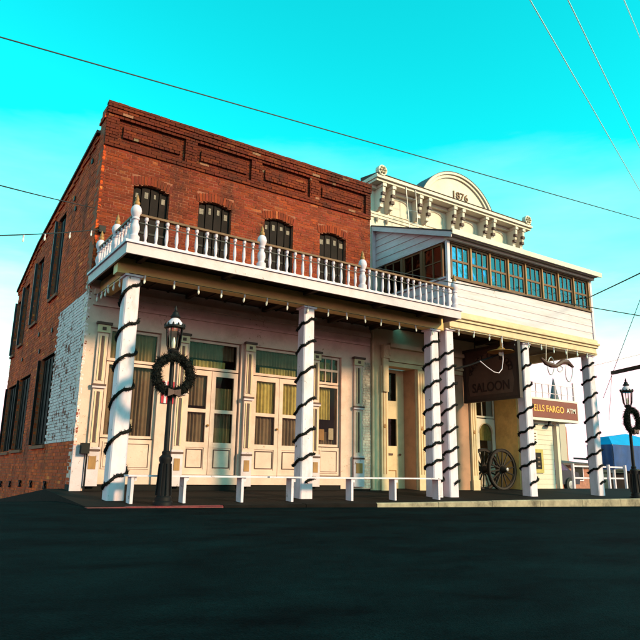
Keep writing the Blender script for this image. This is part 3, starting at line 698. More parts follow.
bx('porch_back_wall', 'dark_room', SB, EX0+.1, EX1-.1, SY-.2, SY-.15, 4.0, 5.9)
bx('porch_floor', 'ceiling_wood', SB, EX0+.03, EX1-.03, EY+.10, SY-.003, 3.95, 3.978)
# roof of the porch with moulded eaves
def slab(x0, x1, y0, y1, dz0, dz1, m_, nm):
    return MB().hexa([(x0,y0,ztop(y0)+dz0),(x1,y0,ztop(y0)+dz0),(x1,y1,ztop(y1)+dz0),(x0,y1,ztop(y1)+dz0),(x0,y0,ztop(y0)+dz1),(x1,y0,ztop(y0)+dz1),(x1,y1,ztop(y1)+dz1),(x0,y1,ztop(y1)+dz1)]).build(nm, m_, SB)
slab(EX0-.14, EX1+.16, EY-.30, SY-.004, .0, .035, 'roofing', 'porch_roof')
slab(EX0-.11, EX1+.13, EY-.27, SY-.01, -.05, -.002, 'siding', 'roof_soffit')
m = MB(); m.box(EX0-.07, EX1+.09, EY-.20, EY+.05, 5.845, 5.915); m.box(EX0-.04, EX1+.05, EY-.12, EY+.05, 5.772, 5.843); m.build('eave_moulding', 'upper_cream', SB)
bx('gutter_board', 'upper_cream', SB, EX0-.12, EX1+.14, EY-.305, EY-.272, 5.83, 5.955)
m = MB(); a0 = EY-.27
m.hexa([(EX0-.13,a0,ztop(a0)-.13),(EX0-.112,a0,ztop(a0)-.13),(EX0-.112,SY-.01,ztop(SY)-.13),(EX0-.13,SY-.01,ztop(SY)-.13),(EX0-.13,a0,ztop(a0)-.004),(EX0-.112,a0,ztop(a0)-.004),(EX0-.112,SY-.01,ztop(SY)-.004),(EX0-.13,SY-.01,ztop(SY)-.004)]); m.build('barge_board', 'siding', SB)
# porch beam and columns
m = MB(); m.box(EX0-.02, EX1+.02, EY-.03, EY+.20, 3.665, 3.86); m.box(EX0-.05, EX1+.06, EY-.07, EY+.20, 3.862, 3.93); m.box(EX0-.07, EX1+.09, EY-.11, EY+.20, 3.932, 3.99); m.box(EX0-.05, EX1+.06, EY-.06, EY+.10, 3.992, 4.085)
m.build('porch_beam', 'cream', SB); m = MB(); m.box(EX0-.04, EX1+.05, EY-.045, EY-.0302, 3.70, 3.715); m.box(EX0-.055, EX1+.066, EY-.1, EY-.07, 3.92, 3.9315); m.build('beam_bead', 'amber_wood', SB)
bx('porch_end_beam', 'cream', SB, EX1-.12, EX1+.02, EY+.202, SY-.01, 3.70, 3.93)
for x in (8.6, 9.9, 11.2): bx('ceiling_joist', 'ceiling_wood', SB, x-.05, x+.05, EY+.203, SY-.01, 3.86, 3.947)
DX = 7.23
for x in (DX, 9.849, 12.534): column(SB, x, .0, 3.63, .265, .24)

# ---- saloon shop front
m = MB()
m.box(6.30, 6.80, SF, SF+.3, -.1, 3.94)
m.box(6.80, 7.72, SF, SF+.3, 3.0, 3.94); m.box(7.72, 11.96, SF, SF+.2, 3.02, 3.94)
m.box(7.72, 8.02, SF, SF+.5, -.1, 3.02)
m.box(8.02, 9.0, SF+.02, SF+.2, -.1, .30)
m.box(11.52, 11.96, SF, SY, -.1, 3.02)
m.build('ground_floor_wall', 'cream', SB)
bx('ground_floor_wall', 'pink_wall', SB, 9.0, 9.56, SF, SF+.85, -.1, 3.019)
bx('alcove_jamb', 'pink_wall', SB, 7.705, 7.719, SF+.03, SF+.48, .02, 2.99)
bx('alcove_jamb', 'gold', SB, 11.50, 11.519, SF+.05, SF+.83, .02, 3.0)
for a, b in ((6.57, 6.77), (7.74, 7.95), (9.565, 9.77)):
    p = bx('pilaster', 'cream', SB, a, b, SF-.06, SF-.001 if a < 9 else SF+.15, .06, 2.98); bx('pilaster_base', 'cream', p, a-.02, b+.02, SF-.085, SF-.061, .05, .34)
    bx('groove', 'amber_wood', p, (a+b)/2-.05, (a+b)/2-.03, SF-.064, SF-.0605, .45, 2.9); bx('groove', 'amber_wood', p, (a+b)/2+.03, (a+b)/2+.05, SF-.064, SF-.0605, .45, 2.9)
    MB().lathe((0, 0, 0), [(.03, -.006), (.05, 0), (.03, .006)], 12).build('disc', 'amber_wood', p, loc=((a+b)/2, SF-.068, 1.55)).rotation_euler = (PI/2, 0, 0)
# scroll console on the first pilaster
mm = MB(); pts = []
for k in range(40):
    t = k/39*3.6*PI; r_ = .19*(1-k/39*.85); pts.append((6.67-.0+r_*math.cos(t-.5)*.55, SF-.13-r_*math.sin(t-.5)*.0-.02, 3.3+r_*math.sin(t-.5)))
mm.tube(pts, .028, 6); mm.box(6.59, 6.75, SF-.12, SF-.061, 2.35, 3.15); mm.box(6.57, 6.77, SF-.16, SF-.062, 3.15, 3.48); mm.build('scroll_console', 'cream', SB, True)
m = MB(); m.box(6.8, 11.9, SF-.10, SF-.001, 3.10, 3.16); m.box(6.8, 11.9, SF-.05, SF-.001, 2.99, 3.09); m.box(6.8, 11.9, SF-.14, SF-.001, 3.44, 3.54); m.build('entablature_moulding', 'cream', SB)
# single door
D1 = SF+.44
mm = MB()
for q in ((6.83,7.02,.08,3.0),(7.46,7.70,.08,3.0),(7.02,7.46,2.10,2.22),(7.02,7.46,1.78,2.099),(7.02,7.46,.08,1.12),(7.02,7.46,2.92,3.0)): mm.box(q[0],q[1],D1,D1+.05,q[2],q[3])
d = mm.build('door', 'cream', SB); bx('pane', 'glass', d, 7.01, 7.47, D1+.02, D1+.028, 1.11, 1.79); bx('pane', 'glass', d, 7.01, 7.47, D1+.02, D1+.028, 2.21, 2.93)
mm = MB(); frame(mm, 7.05, 7.43, .22, .55, .02, D1-.012, D1-.001); mm.build('panel_moulding', 'amber_wood', d)
bx('letter_slot', 'trim_dark', d, 7.10, 7.32, D1-.02, D1-.001, .90, .945); MB().lathe((7.53, D1-.04, .92), [(.02, -.025), (.035, 0), (.02, .025)], 8).build('knob', 'trim_dark', d)
bx('dark_backing', 'dark_room', d, 6.81, 7.70, D1+.3, D1+.32, .08, 3.0)
# shop window with posters
f = sash(SB, 8.03, 8.99, .95, 3.0, SF+.1, 'cream', None, 'shop_window', [('h', 2.1)]); bx('window_backing', 'dark_room', f, 8.03, 8.99, SF+.5, SF+.52, .3, 3.0)
bx('lower_panel', 'orange_poster', f, 8.04, 8.98, SF+.06, SF+.12, .30, .94); bx('poster', 'red_cloth', f, 8.06, 8.9, SF+.14, SF+.15, 1.92, 2.06); bx('poster', 'amber_wood', f, 8.1, 8.3, SF+.14, SF+.15, 1.45, 1.8)
# double doors with arched lights
D2 = SF+.85
def arch_door(x0, x1):
    cx_ = (x0+x1)/2; hw = (x1-x0)/2-.12; zt = 2.02; z0 = .06; zs = 1.62; zb = .72; n = 12
    mm = MB(); y0, y1 = D2, D2+.05
    mm.box(x0, cx_-hw, y0, y1, z0, zt); mm.box(cx_+hw, x1, y0, y1, z0, zt); mm.box(cx_-hw, cx_+hw, y0, y1, z0, zb)
    for k in range(n):
        ta, tb = PI*k/n, PI*(k+1)/n; a, b = cx_+hw*math.cos(ta), cx_+hw*math.cos(tb); za, zc = zs+hw*math.sin(ta), zs+hw*math.sin(tb)
        mm.hexa([(b,y0,zc),(a,y0,za),(a,y1,za),(b,y1,zc),(b,y0,zt),(a,y0,zt),(a,y1,zt),(b,y1,zt)])
    d = mm.build('arched_door', 'upper_cream', SB); bx('pane', 'glass', d, cx_-hw, cx_+hw, y0+.02, y0+.028, zb, zs+hw)
    mm = MB(); mm.tube([(cx_+(hw+.02)*math.cos(PI*k/12), y0-.008, zs+(hw+.02)*math.sin(PI*k/12)) for k in range(13)], .014, 5); mm.build('arch_bead', 'cream', d)
    mm = MB(); frame(mm, x0+.1, x1-.1, .18, .62, .02, y0-.012, y0-.001); mm.build('panel_moulding', 'cream', d)
    curtain(d, cx_-hw, cx_+hw, 1.42, 1.86, y0+.06, 'warm_yellow', seed=3); bx('backing', 'dark_room', d, x0, x1, y0+.3, y0+.32, .06, 3.0)
arch_door(9.98, 10.73); arch_door(10.735, 11.495)
bx('door_frame', 'upper_cream', SB, 9.58, 9.975, D2, D2+.06, .06, 3.0)
f = sash(SB, 9.98, 11.495, 2.05, 3.0, D2+.03, 'upper_cream', [('warm_yellow', 10.03, 10.9, 2.1, 2.95)], 'transom_window', [('v', 11.0)]); bx('backing', 'dark_room', f, 9.98, 11.495, D2+.3, D2+.32, 3.001, 3.2)

# ------------------------------------------------------------------ garlands on the columns
gr = random.Random(5)
def needles(mm, p, d, n, ln, sp):
    for _ in range(n):
        v = Vector((gr.uniform(-1,1), gr.uniform(-1,1), gr.uniform(-1,1))); v = (v+d*.3).normalized()*ln*gr.uniform(.6, 1.2); s = v.cross(Vector((gr.uniform(-1,1), gr.uniform(-1,1), gr.uniform(-1,1)))).normalized()*.007
        q = p+Vector((gr.uniform(-sp,sp), gr.uniform(-sp,sp), gr.uniform(-sp,sp))); mm.add([q-s, q+s, q+v], [(0, 1, 2)])
def garland(x, y, z1, label, pitch, ph, w0=.265, w1=.24):
    mm = MB(); pts = []; z = .22
    n = int((z1-.22)/pitch*28); s_ = 0
    for k in range(n+1):
        z = .22+(z1-.22)*k/n; t = (z-.22)/pitch*4+ph; h_ = (w0+(w1-w0)*z/z1)/2+.014
        q = t % 4; i = int(q); fr = q-i; c = [(-h_,-h_),(h_,-h_),(h_,h_),(-h_,h_)]; a, b = c[i], c[(i+1) % 4]
        pts.append(Vector((x+a[0]+(b[0]-a[0])*fr, y+a[1]+(b[1]-a[1])*fr, z+.018*math.sin(k*.9)+.07*math.sin(z*2.6+ph*3)+gr.uniform(-.006,.006))))
    mm.tube(pts, [.021+.007*gr.random() for _ in pts], 6)
    for a, b in zip(pts, pts[1:]):
        d = (b-a); needles(mm, a, d.normalized(), 26, .042, .020)
    return tag(mm.build('garland', 'garland'), label, 'garland', 'garlands on the porch columns')
garland(0, 0, 3.5, 'dark evergreen garland spiralling up the corner column beside the wreathed lamp post', .60, 3.2, .27, .235)
garland(3.467, 0, 3.5, 'dark evergreen garland spiralling up the middle column of the balcony veranda', .52, .4, .27, .235)
garland(6.765, 0, 3.5, 'dark evergreen garland spiralling up the last balcony column, by the end of the benches', .43, .1, .27, .235)
garland(DX, 0, 3.2, 'dark evergreen garland spiralling up the saloon column paired with the balcony column', .42, .5)
garland(9.849, 0, 3.5, 'dark evergreen garland spiralling up the saloon column beside the hanging saloon sign', .46, 0)
garland(12.534, 0, 3.5, 'dark evergreen garland spiralling up the end column of the saloon porch', .46, .3)

# ------------------------------------------------------------------ bulb strings
sock = MB().lathe((0, 0, 0), [(.012, .02), (.020, .0), (.020, -.05), (.016, -.055)], 8).mesh('socket', 'white_clean', True)
blb = MB().lathe((0, 0, 0), [(.014, -.056), (.022, -.09), (.026, -.125), (.020, -.155), (.006, -.175)], 8).mesh('bulb', 'bulb', True)
def bulbs(name, pts, wpts, label, hook=.06):
    t = thing(name, pts[0], label, 'string lights', 'bulb strings on the porch beams'); MB().tube(wpts, .006, 5).build('cable', 'wire', t)
    for p in pts:
        p = (p[0]+gr.uniform(-.03,.03), p[1]+gr.uniform(-.012,.012), p[2]+gr.uniform(-.012,.012))
        MB_ = place('socket', sock, t, p); MB_.scale = (.78,)*3; place('bulb', blb, MB_, p).rotation_euler = (gr.uniform(-.12,.12), gr.uniform(-.12,.12), 0)
bulbs('string_lights', [(.2+.46*k, -.15, 3.585) for k in range(15)], [(-.1, -.15, 3.60), (7.0, -.15, 3.60)], 'row of white bulbs hanging along the balcony beam')
bulbs('string_lights', [(-.14, .25+.25*k, 3.585) for k in range(6)], [(-.14, 0, 3.60), (-.14, 1.5, 3.60)], 'short row of white bulbs under the side beam of the balcony')
bulbs('string_lights', [(7.45+.48*k, EY-.06, 3.66) for k in range(11)], [(7.2, EY-.06, 3.675), (12.6, EY-.06, 3.675)], 'row of white bulbs hanging along the saloon porch beam')

# ------------------------------------------------------------------ gas style lamp posts with wreaths
def lamp(x, y, label):
    t = thing('street_lamp', (x, y, -.05), label, 'lamp post', 'lamp posts along the kerb')
    P = lambda pr, nm, m_, n=14, par=None: MB().lathe((x, y, -.05), pr, n).build(nm, m_, par or t, True)
    P([(.15, 0), (.15, .05), (.125, .07), (.125, .12), (.105, .14), (.085, .62), (.098, .66), (.098, .70), (.06, .74), (.065, .78), (.045, .80)], 'base', 'iron')
    P([(.043, .80), (.034, 2.16)], 'shaft', 'iron', 10)
    for k in range(8):
        a = 2*PI*k/8; MB().tube([(x+.118*math.cos(a), y+.118*math.sin(a), .10), (x+.092*math.cos(a), y+.092*math.sin(a), .56)], .012, 5).build('flute', 'iron', t)
    P([(.034, 2.16), (.07, 2.19), (.08, 2.23), (.05, 2.27), (.085, 2.31), (.088, 2.34), (.04, 2.37)], 'collar', 'iron')
    h_ = P([(.075, 2.36), (.10, 2.42), (.125, 2.68)], 'lantern_glass', 'lamp_glass')
    for k in range(4):
        a = PI/4+k*PI/2; MB().tube([(x+r_*math.cos(a), y+r_*math.sin(a), z-.05) for r_, z in ((.03, 2.30), (.09, 2.36), (.112, 2.43), (.134, 2.69))], .010, 5).build('lantern_strut', 'iron', t)
    P([(.145, 2.69), (.165, 2.70), (.165, 2.73), (.135, 2.74)], 'lantern_rim', 'iron')
    for k in range(12):
        a = 2*PI*k/12; MB().lathe((x+.155*math.cos(a), y+.155*math.sin(a), 2.68), [(.018, 0), (.016, .02), (.003, .045)], 5).build('crest', 'iron', t)
    P([(.130, 2.741), (.115, 2.79), (.075, 2.84), (.05, 2.86)], 'lantern_dome', 'white_clean')
    P([(.06, 2.861), (.085, 2.88), (.05, 2.93), (.05, 2.95), (.02, 2.98), (.026, 3.0), (.004, 3.07)], 'finial', 'iron')
    P([(.02, 2.38), (.03, 2.46), (.012, 2.55)], 'mantle', 'bulb', 8)
    return t
def wreath(x, y, z, label, r0=.275):
    mm = MB(); pts = []
    for k in range(72):
        a = 2*PI*k/72; pts.append(Vector((x+r0*math.cos(a), y+gr.uniform(-.01,.01), z+r0*math.sin(a))))
    mm.tube(pts, [.052+.016*gr.random() for _ in pts], 7, True)
    for i, p in enumerate(pts): needles(mm, p, (pts[(i+1) % 72]-p).normalized(), 110, .085, .05)
    o = tag(mm.build('wreath', 'garland'), label, 'wreath', 'wreaths hung on the lamp posts')
    bw = MB()
    for s in (-1, 1): bw.hexa([(x,y-.08,z-r0-.03),(x+s*.10,y-.10,z-r0-.07),(x+s*.10,y-.06,z-r0-.07),(x,y-.05,z-r0-.03),(x,y-.08,z-r0+.03),(x+s*.10,y-.10,z-r0+.05),(x+s*.10,y-.06,z-r0+.05),(x,y-.05,z-r0+.03)])
    bw.build('bow', 'trim_dark', o)
lamp(.52, -.75, 'black gas style lamp post hung with a wreath beside the balcony corner column'); wreath(.52, -.83, 1.90, 'dark round wreath on the lamp post beside the benches')
lamp(13.02, -.75, 'black gas style lamp post hung with a wreath before the blue tent'); wreath(13.02, -.83, 1.90, 'dark round wreath on the lamp post before the blue tent')

# ------------------------------------------------------------------ benches
def bench(x0, x1, legs, label):
    t = thing('bench', ((x0+x1)/2, -.5, -.02), label, 'bench', 'white plank benches along the kerb')
    n = max(1, round((x1-x0)/1.6))
    for k in range(n):
        a = x0+(x1-x0)*k/n+.003; b = x0+(x1-x0)*(k+1)/n-.003
        for y0_ in (-.60, -.485): bx('seat_plank', 'white_clean', t, a, b, y0_, y0_+.108, .362+.004*(k % 2), .388+.004*(k % 2))
    for l_ in legs:
        q = bx('leg', 'white_clean', t, l_-.022, l_+.022, -.575, -.40, -.03, .361); bx('foot', 'white_clean', q, l_-.04, l_+.04, -.60, -.38, -.05, -.031)
        bx('leg_cleat', 'white_clean', q, l_+.023, l_+.06, -.57, -.41, .30, .361)
bench(.02, 2.38, (.10, .93, 1.93), 'low white plank bench behind the first lamp post')
bench(2.42, 6.42, (2.89, 4.17, 5.20, 6.34), 'long low white plank bench ending at the last balcony column')

# ------------------------------------------------------------------ hanging saloon sign
sgx = 9.36
sg = thing('hanging_sign', (sgx, .6, 2.26), 'large dark wooden saloon sign hanging crosswise under the porch', 'sign')
bx('board', 'sign_brown', sg, sgx-.03, sgx+.03, -.26, 1.46, 2.30, 3.62)
m = MB(); y0, y1, z0, z1 = -.30, 1.50, 2.26, 3.64
for q in ((y0,y0+.07,z0,z1),(y1-.07,y1,z0,z1),(y0+.07,y1-.07,z0,z0+.07),(y0+.07,y1-.07,z1-.07,z1)): m.box(sgx-.05, sgx+.05, *q)
m.build('frame', 'sign_frame', sg)
poly = [(-.72, -.62), (.72, -.62), (.78, -.3), (.7, .1)]+[(.7*math.cos(PI*k/12), .1+.42*math.sin(PI*k/12)) for k in range(1, 12)]+[(-.7, .1), (-.78, -.3)]
m = MB(); m.prism(poly, lambda u, v, t: (t, .60-u*.95, 2.99+v*.92), sgx-.036, sgx-.0302); m.build('sign_field', 'sign_mid', sg)
place('lettering', text_mesh('SALOON', .30, 'sign_text', .004), sg, (sgx-.043, .60, 2.60), (PI/2, 0, -PI/2)).scale = (1.0, 1.1, 1)
for i, ch in enumerate('BUCKET OF BLOOD'):
    if ch == ' ': continue
    a = PI*(.93-.86*i/14); place('lettering', text_mesh(ch, .21, 'sign_text', .004), sg, (sgx-.043, .60-.66*math.cos(a), 2.92+.46*math.sin(a)), (PI/2, 0, -PI/2))
for y in (.3, 1.1): MB().tube([(sgx, y, 3.64), (sgx, y, 3.95)], .014, 6).build('hanger', 'iron', sg)
cl = thing('porch_ceiling_lamp', (9.0, .5, 3.4), 'brown dish lamp with loose looped conduit beside the hanging sign', 'lamp')
pL = on_y(501, 352, -.12); MB().lathe((pL.x, pL.y, pL.z), [(.33, 0), (.31, .012), (.12, .05), (.05, .12), (.02, .14), (.02, 3.664-pL.z)], 16).build('shade', 'amber_wood', cl, True)
MB().lathe((pL.x, pL.y, pL.z-.10), [(.02, 0), (.06, .03), (.06, .09), (.03, .10)], 10).build('bulb', 'bulb', cl, True)
MB().tube([on_y(a, b, -.2) for a, b in ((502, 336), (502.5, 345), (503, 360), (502, 369), (499, 373), (494, 372), (487, 367), (480, 361))], .012, 6).build('conduit', 'white_clean', cl)
rod = tag(MB().tube([on_y(440, 373, .4), on_y(470, 365, .2), on_y(519, 347, -.2)], .022, 6).build('sign_rod', 'iron'), 'dark iron rod slanting across the top of the hanging sign', 'rod')

# ------------------------------------------------------------------ wagon wheels
def wheel(x, y, z, r_, label, lean):
    t = thing('wagon_wheel', (x, y, z-r_), label, 'wheel', 'old wagon wheels by the saloon doors')
    ring = lambda rr: [(x+rr*math.cos(2*PI*k/40), y, z+rr*math.sin(2*PI*k/40)) for k in range(40)]
    MB().tube(ring(r_-.045), .042, 6, True).build('felloe', 'wheel_wood', t); 
    mm = MB(); P = []
    for k in range(40):
        a = 2*PI*k/40
        for rr, yy in ((r_-.012, y-.04), (r_, y-.04), (r_, y+.04), (r_-.012, y+.04)): P.append((x+rr*math.cos(a), yy, z+rr*math.sin(a)))
    mm.add(P, [(4*k+q, 4*k+(q+1) % 4, (4*k+4) % 160+(q+1) % 4, (4*k+4) % 160+q) for k in range(40) for q in range(4)]); mm.build('tyre', 'iron', t)
    for k in range(14):
        a = 2*PI*(k+.3)/14; MB().tube([(x+.07*math.cos(a), y, z+.07*math.sin(a)), (x+(r_-.06)*math.cos(a), y, z+(r_-.06)*math.sin(a))], [.026, .018], 6).build('spoke', 'wheel_wood', t)
    hb = MB().lathe((0, 0, 0), [(.05, -.16), (.075, -.12), (.10, -.03), (.10, .03), (.075, .12), (.05, .16)], 12).build('hub', 'wheel_wood', t, True, loc=(x, y, z)); hb.rotation_euler = (PI/2, 0, 0)
    cp = MB().lathe((0, 0, 0), [(.045, 0), (.045, .03), (.02, .035)], 10).build('hub_cap', 'galvanised', t, True, loc=(x, y-.165, z)); cp.rotation_euler = (PI/2, 0, 0)
wA = on_y(502, 470, 1.72); wB = on_y(484, 470, 1.95)
wheel(wA.x, 1.72, .62, .55, 'dark spoked wagon wheel standing nearer the porch end by the saloon doors', 0)
wheel(wB.x, 1.95, .62, .55, 'dark spoked wagon wheel half behind the door pilaster and the other wheel', 0)
ax = tag(MB().box(10.0, 11.48, 1.60, 2.06, .0, .075).build('wheel_stand', 'wheel_wood'), 'low dark timber sill under the two wagon wheels', 'timber')

# ------------------------------------------------------------------ cash machine kiosk
KY = 2.0
KS = thing('atm_kiosk', (13, 2.2, .05), 'cream cash machine kiosk with brown bank sign and roof railing', 'kiosk')
bx('wall', 'upper_cream', KS, 12.02, 13.52, KY, SY-.005, .05, 2.1)
for k in range(14): bx('siding_board', 'upper_cream', KS, 12.03, 13.51, KY-.014, KY-.001, .10+k*.14, .10+k*.14+.128)
sb = bx('sign_box', 'bank_white', KS, 12.02, 14.52, KY-.25, KY-.03, 2.04, 2.70); bx('sign_face', 'bank_sign', sb, 12.08, 14.46, KY-.262, KY-.2505, 2.12, 2.64)
place('lettering', text_mesh('WELLS FARGO', .265, 'bank_text', .004), sb, (12.96, KY-.266, 2.38), (PI/2, 0, 0)).scale = (.96, 1, 1)
place('lettering', text_mesh('ATM', .20, 'bank_white', .004), sb, (14.14, KY-.266, 2.38), (PI/2, 0, 0)).scale = (1.1, 1, 1)
bx('canopy', 'upper_cream', KS, 13.525, 14.5, KY-.02, SY+.6, 2.05, 2.2)
for x, y in ((13.78, KY+.05), (14.38, KY+.5)): bx('post', 'upper_cream', KS, x-.06, x+.06, y-.06, y+.06, .05, 2.048)
bx('back_panel', 'siding', KS, 13.56, 14.0, SY+.3, SY+.4, .05, 2.04)
for k in range(9):
    x = 12.1+k*.3; bx('rail_post', 'white_clean', KS, x-.012, x+.012, KY-.15, KY-.126, 2.702, 3.13)
for z in (2.86, 3.12): bx('rail', 'white_clean', KS, 12.08, 14.52, KY-.15, KY-.13, z, z+.02)
bx('rail_end_post', 'white_clean', KS, 14.48, 14.53, KY-.16, KY-.11, 2.702, 3.28)
at = bx('cash_machine', 'warm_yellow', KS, 12.44, 12.98, KY-.05, KY-.0145, .55, 1.22); bx('screen', 'dark_room', at, 12.62, 12.88, KY-.058, KY-.0505, .66, 1.12)
for k in range(3): bx('key_slot', 'curtain_dark', at, 12.70, 12.80, KY-.066, KY-.0585, .72+.12*k, .76+.12*k)
pn = bx('notice', 'bank_white', KS, 12.42, 12.80, KY-.022, KY-.0145, 1.35, 1.75)
for k in range(4): bx('notice_line', 'brown_wood', pn, 12.46+.02*(k % 2), 12.74, KY-.026, KY-.0225, 1.40+.085*k, 1.43+.085*k)
for x in (12.5, 13.25): 
    q = bx('spot_lamp', 'iron', KS, x-.12, x+.12, KY-.20, KY-.06, 1.90, 1.94); bx('lamp_stem', 'iron', q, x-.03, x+.03, KY-.15, KY-.10, 1.941, 2.039)

# ------------------------------------------------------------------ hanging ornament by the porch end
OR_ = thing('hanging_ornament', on_y(557, 365, -.3), 'dark swag with wire loops hanging between the last two saloon columns', 'ornament')
m = MB(); cpts = [on_y(a, b, -.3) for a, b in ((541, 358), (546, 363), (551, 365), (556, 366), (562, 362), (567, 362), (573, 367))]; m.tube(cpts, [.025, .06, .07, .05, .07, .07, .03], 8); m.build('swag', 'trim_dark', OR_, True)
for a, b, w_, h_ in ((551, 366, 3.2, 9), (569, 372, 3.4, 10)):
    MB().tube([on_y(a+w_*math.sin(2*PI*k/24), b-h_*.0+h_*math.cos(2*PI*k/24)*.98, -.3) for k in range(24)], .013, 5, True).build('loop', 'galvanised', OR_)
MB().tube([on_y(560+2.6*math.cos(2*PI*k/18), 369+2.8*math.sin(2*PI*k/18), -.3) for k in range(18)], .013, 5, True).build('ring', 'galvanised', OR_)
for a, b in ((546, 344), (567, 349)): MB().tube([on_y(a, b, -.3), on_y(a, b+16, -.3)], .008, 5).build('hanger', 'galvanised', OR_)

# ------------------------------------------------------------------ meter box, flag, conduit on the facade
ub = thing('meter_box', (-.2, SF-.1, .1), 'white corner board with dark meter box and conduit on brick corner', 'meter box')
bx('board', 'white', ub, -.30, -.10, SF-.05, SF-.012, .02, .86); bx('box', 'iron', ub, -.19, -.05, SF-.17, SF-.051, .72, .90); MB().tube([(-.07, SF-.08, .72), (-.07, SF-.08, .02)], .018, 6).build('conduit', 'iron', ub)
fl = thing('hanging_flag', (1.33, SF-.03, 1.4), 'narrow red and white striped cloth on the wall behind the wreath', 'flag')
for k, c in enumerate(('red_cloth', 'white_clean', 'red_cloth', 'white_clean', 'red_cloth')): bx('stripe', c, fl, 1.22+.05*k, 1.268+.05*k, SF-.025-.006*(k % 2), SF-.012, 1.70, 2.12)
cw = tag(MB().tube([(-.16, SF-.04, 4.86), (-.16, SF-.05, 4.2), (-.28, SF-.03, 3.98), (-.34, SF-.03, 3.80), (-.32, SF-.02, 3.62)], .012, 6).build('wall_cable', 'pale'), 'pale cable running down the brick corner to the balcony', 'cable')
dp = tag(MB().tube([(6.33, SF-.05, 3.9), (6.33, SF-.05, .12)], .035, 8).build('drain_pipe', 'cream'), 'cream drain pipe at the joint of brick building and saloon', 'pipe')
ld = thing('facade_ladder', (8.15, SY-.5, 7), 'thin metal ladder leaning on the saloon frieze above the porch roof', 'ladder')
for a, b in (((406, 187), (409.5, 229)), ((415.5, 190), (418, 230))):
    MB().tube([on_y(*a, SY-.42), on_y(*b, SY-.42)], .012, 6).build('stile', 'galvanised', ld)
for k in range(3):
    t_ = .25+.3*k; MB().tube([on_y(406+3.5*t_, 187+42*t_, SY-.42), on_y(415.5+2.5*t_, 190+40*t_, SY-.42)], .010, 5).build('rung', 'galvanised', ld)

# ------------------------------------------------------------------ wires
def wire(a, b, sag, r_, label, m_='wire', name='power_line', n=24):
    a = Vector(a); b = Vector(b); pts = []
    for k in range(n+1):
        t = k/n; p = a.lerp(b, t); p.z -= sag*4*t*(1-t); pts.append(p)
    return tag(MB().tube(pts, r_, 6).build(name, m_), label, 'wire'), pts
def ext(p, q, k): return Vector(p)+(Vector(q)-Vector(p))*k
a, b = on_y(0, 37, -3.0), on_y(640, 219, -3.0)
wire(ext(b, a, 1.8), ext(a, b, 1.6), .0, .0085, 'long dark power line crossing the sky above both buildings')
wire(ext(on_y(95, 208, 1.5), on_y(0, 181, -3), 2.2), on_y(95, 208, 1.54), .05, .008, 'dark service wire ending on the brick upper storey')
_, fp = wire(ext(on_y(101, 231, 1.5), on_y(0, 229, -1), 2.5), (-.2, SF-.06, 4.86), .12, .009, 'festoon cable with small bulbs reaching the brick corner', name='festoon_cable', n=40)
fo = bpy.data.objects['festoon_cable']
bx('anchor_bracket', 'iron', fo, -.24, -.12, SF-.09, SF-.012, 4.80, 4.93)
for px_ in (20, 45, 68, 91):
    d_ = min(fp, key=lambda p: abs(((p-CAM).dot(RT)/(p-CAM).dot(fw))*F_PX+320-px_)); q = place('socket', sock, fo, d_+Vector((0, 0, -.01))); 
    q.scale = (.6, .6, .6); bq = place('bulb', blb, q, d_+Vector((0, 0, -.01)))
for i, (p, q, lb) in enumerate((((530, 0), (625, 165), 'bright wire across the sky, the lowest of the three parallel ones'), ((568, 0), (640, 148), 'bright wire across the sky, the middle of the three parallel ones'), ((624, 0), (640, 38), 'bright wire across the sky, the highest of the three parallel ones'))):
    a, b = at_depth(*p, 14), at_depth(*q, 26); wire(ext(b, a, 1.5), ext(a, b, 1.7), 0, .013, lb, 'wire_bright', 'overhead_wire')
wire((12.66, EY-.05, 5.32), ext((12.66, EY-.05, 5.32), at_depth(640, 272, 14), 3), .03, .016, 'dark wire rising from the upper corner of the saloon porch')
wire(on_y(376, 268, -.9), ext(on_y(376, 268, -.9), at_depth(640, 311, 13.0), 2.2), .10, .010, 'dark wire passing low in front of the saloon siding')
a, b = at_depth(640, 300, 15), at_depth(607, 388, 19); wire(ext(b, a, 2.2), ext(a, b, 1.15), 0, .008, 'thin cable with knots slanting down beside the porch end')
wire(at_depth(588, 367, 17.6), at_depth(700, 340, 19), .0, .007, 'pale thin line reaching the saloon porch end column', 'pale')
arm = tag(MB().bar(at_depth(612, 373, 17), at_depth(675, 359, 14.5), .07, .09).build('hanging_bar', 'iron'), 'dark horizontal bar hung on cables above the second lamp post', 'bar')
MB().tube([at_depth(612, 373, 17), at_depth(609, 420, 17.2)], .006, 5).build('hanging_cable', 'pale', arm)

# ------------------------------------------------------------------ right-hand background
tn = thing('blue_tent', (19.5, 4, -.1), 'market tent with bright blue roof and darker blue side flap', 'tent')
tp = [on_y(612, 443, 3), on_y(605, 441, 5)]
X0, X1, Y0, Y1 = 18.15, 21.6, 3.0, 4.0
zc, zt_ = 1.58, 1.98
mm = MB(); cxm, cym = (X0+X1)/2, (Y0+Y1)/2
mm.add([(X0,Y0,zc),(X1,Y0,zc),(X1,Y1,zc),(X0,Y1,zc),(X0+.3,Y0+.3,zt_-.12),(X1-.3,Y0+.3,zt_-.12),(X1-.3,Y1-.3,zt_-.12),(X0+.3,Y1-.3,zt_-.12),(cxm,cym,zt_+.06)], [(0,1,5,4),(1,2,6,5),(2,3,7,6),(3,0,4,7),(4,5,8),(5,6,8),(6,7,8),(7,4,8),(3,2,1,0)]); mm.build('roof', 'blue_tarp', tn)
fl_ = MB(); n = 24
for i in range(n+1):
    xx = X0+(X1-X0)*i/n; yy = Y0-.02+.035*math.sin(i*1.3); fl_.v += [(xx, yy, .72+.04*math.sin(i*.8)), (xx, Y0-.02, zc-.002)]
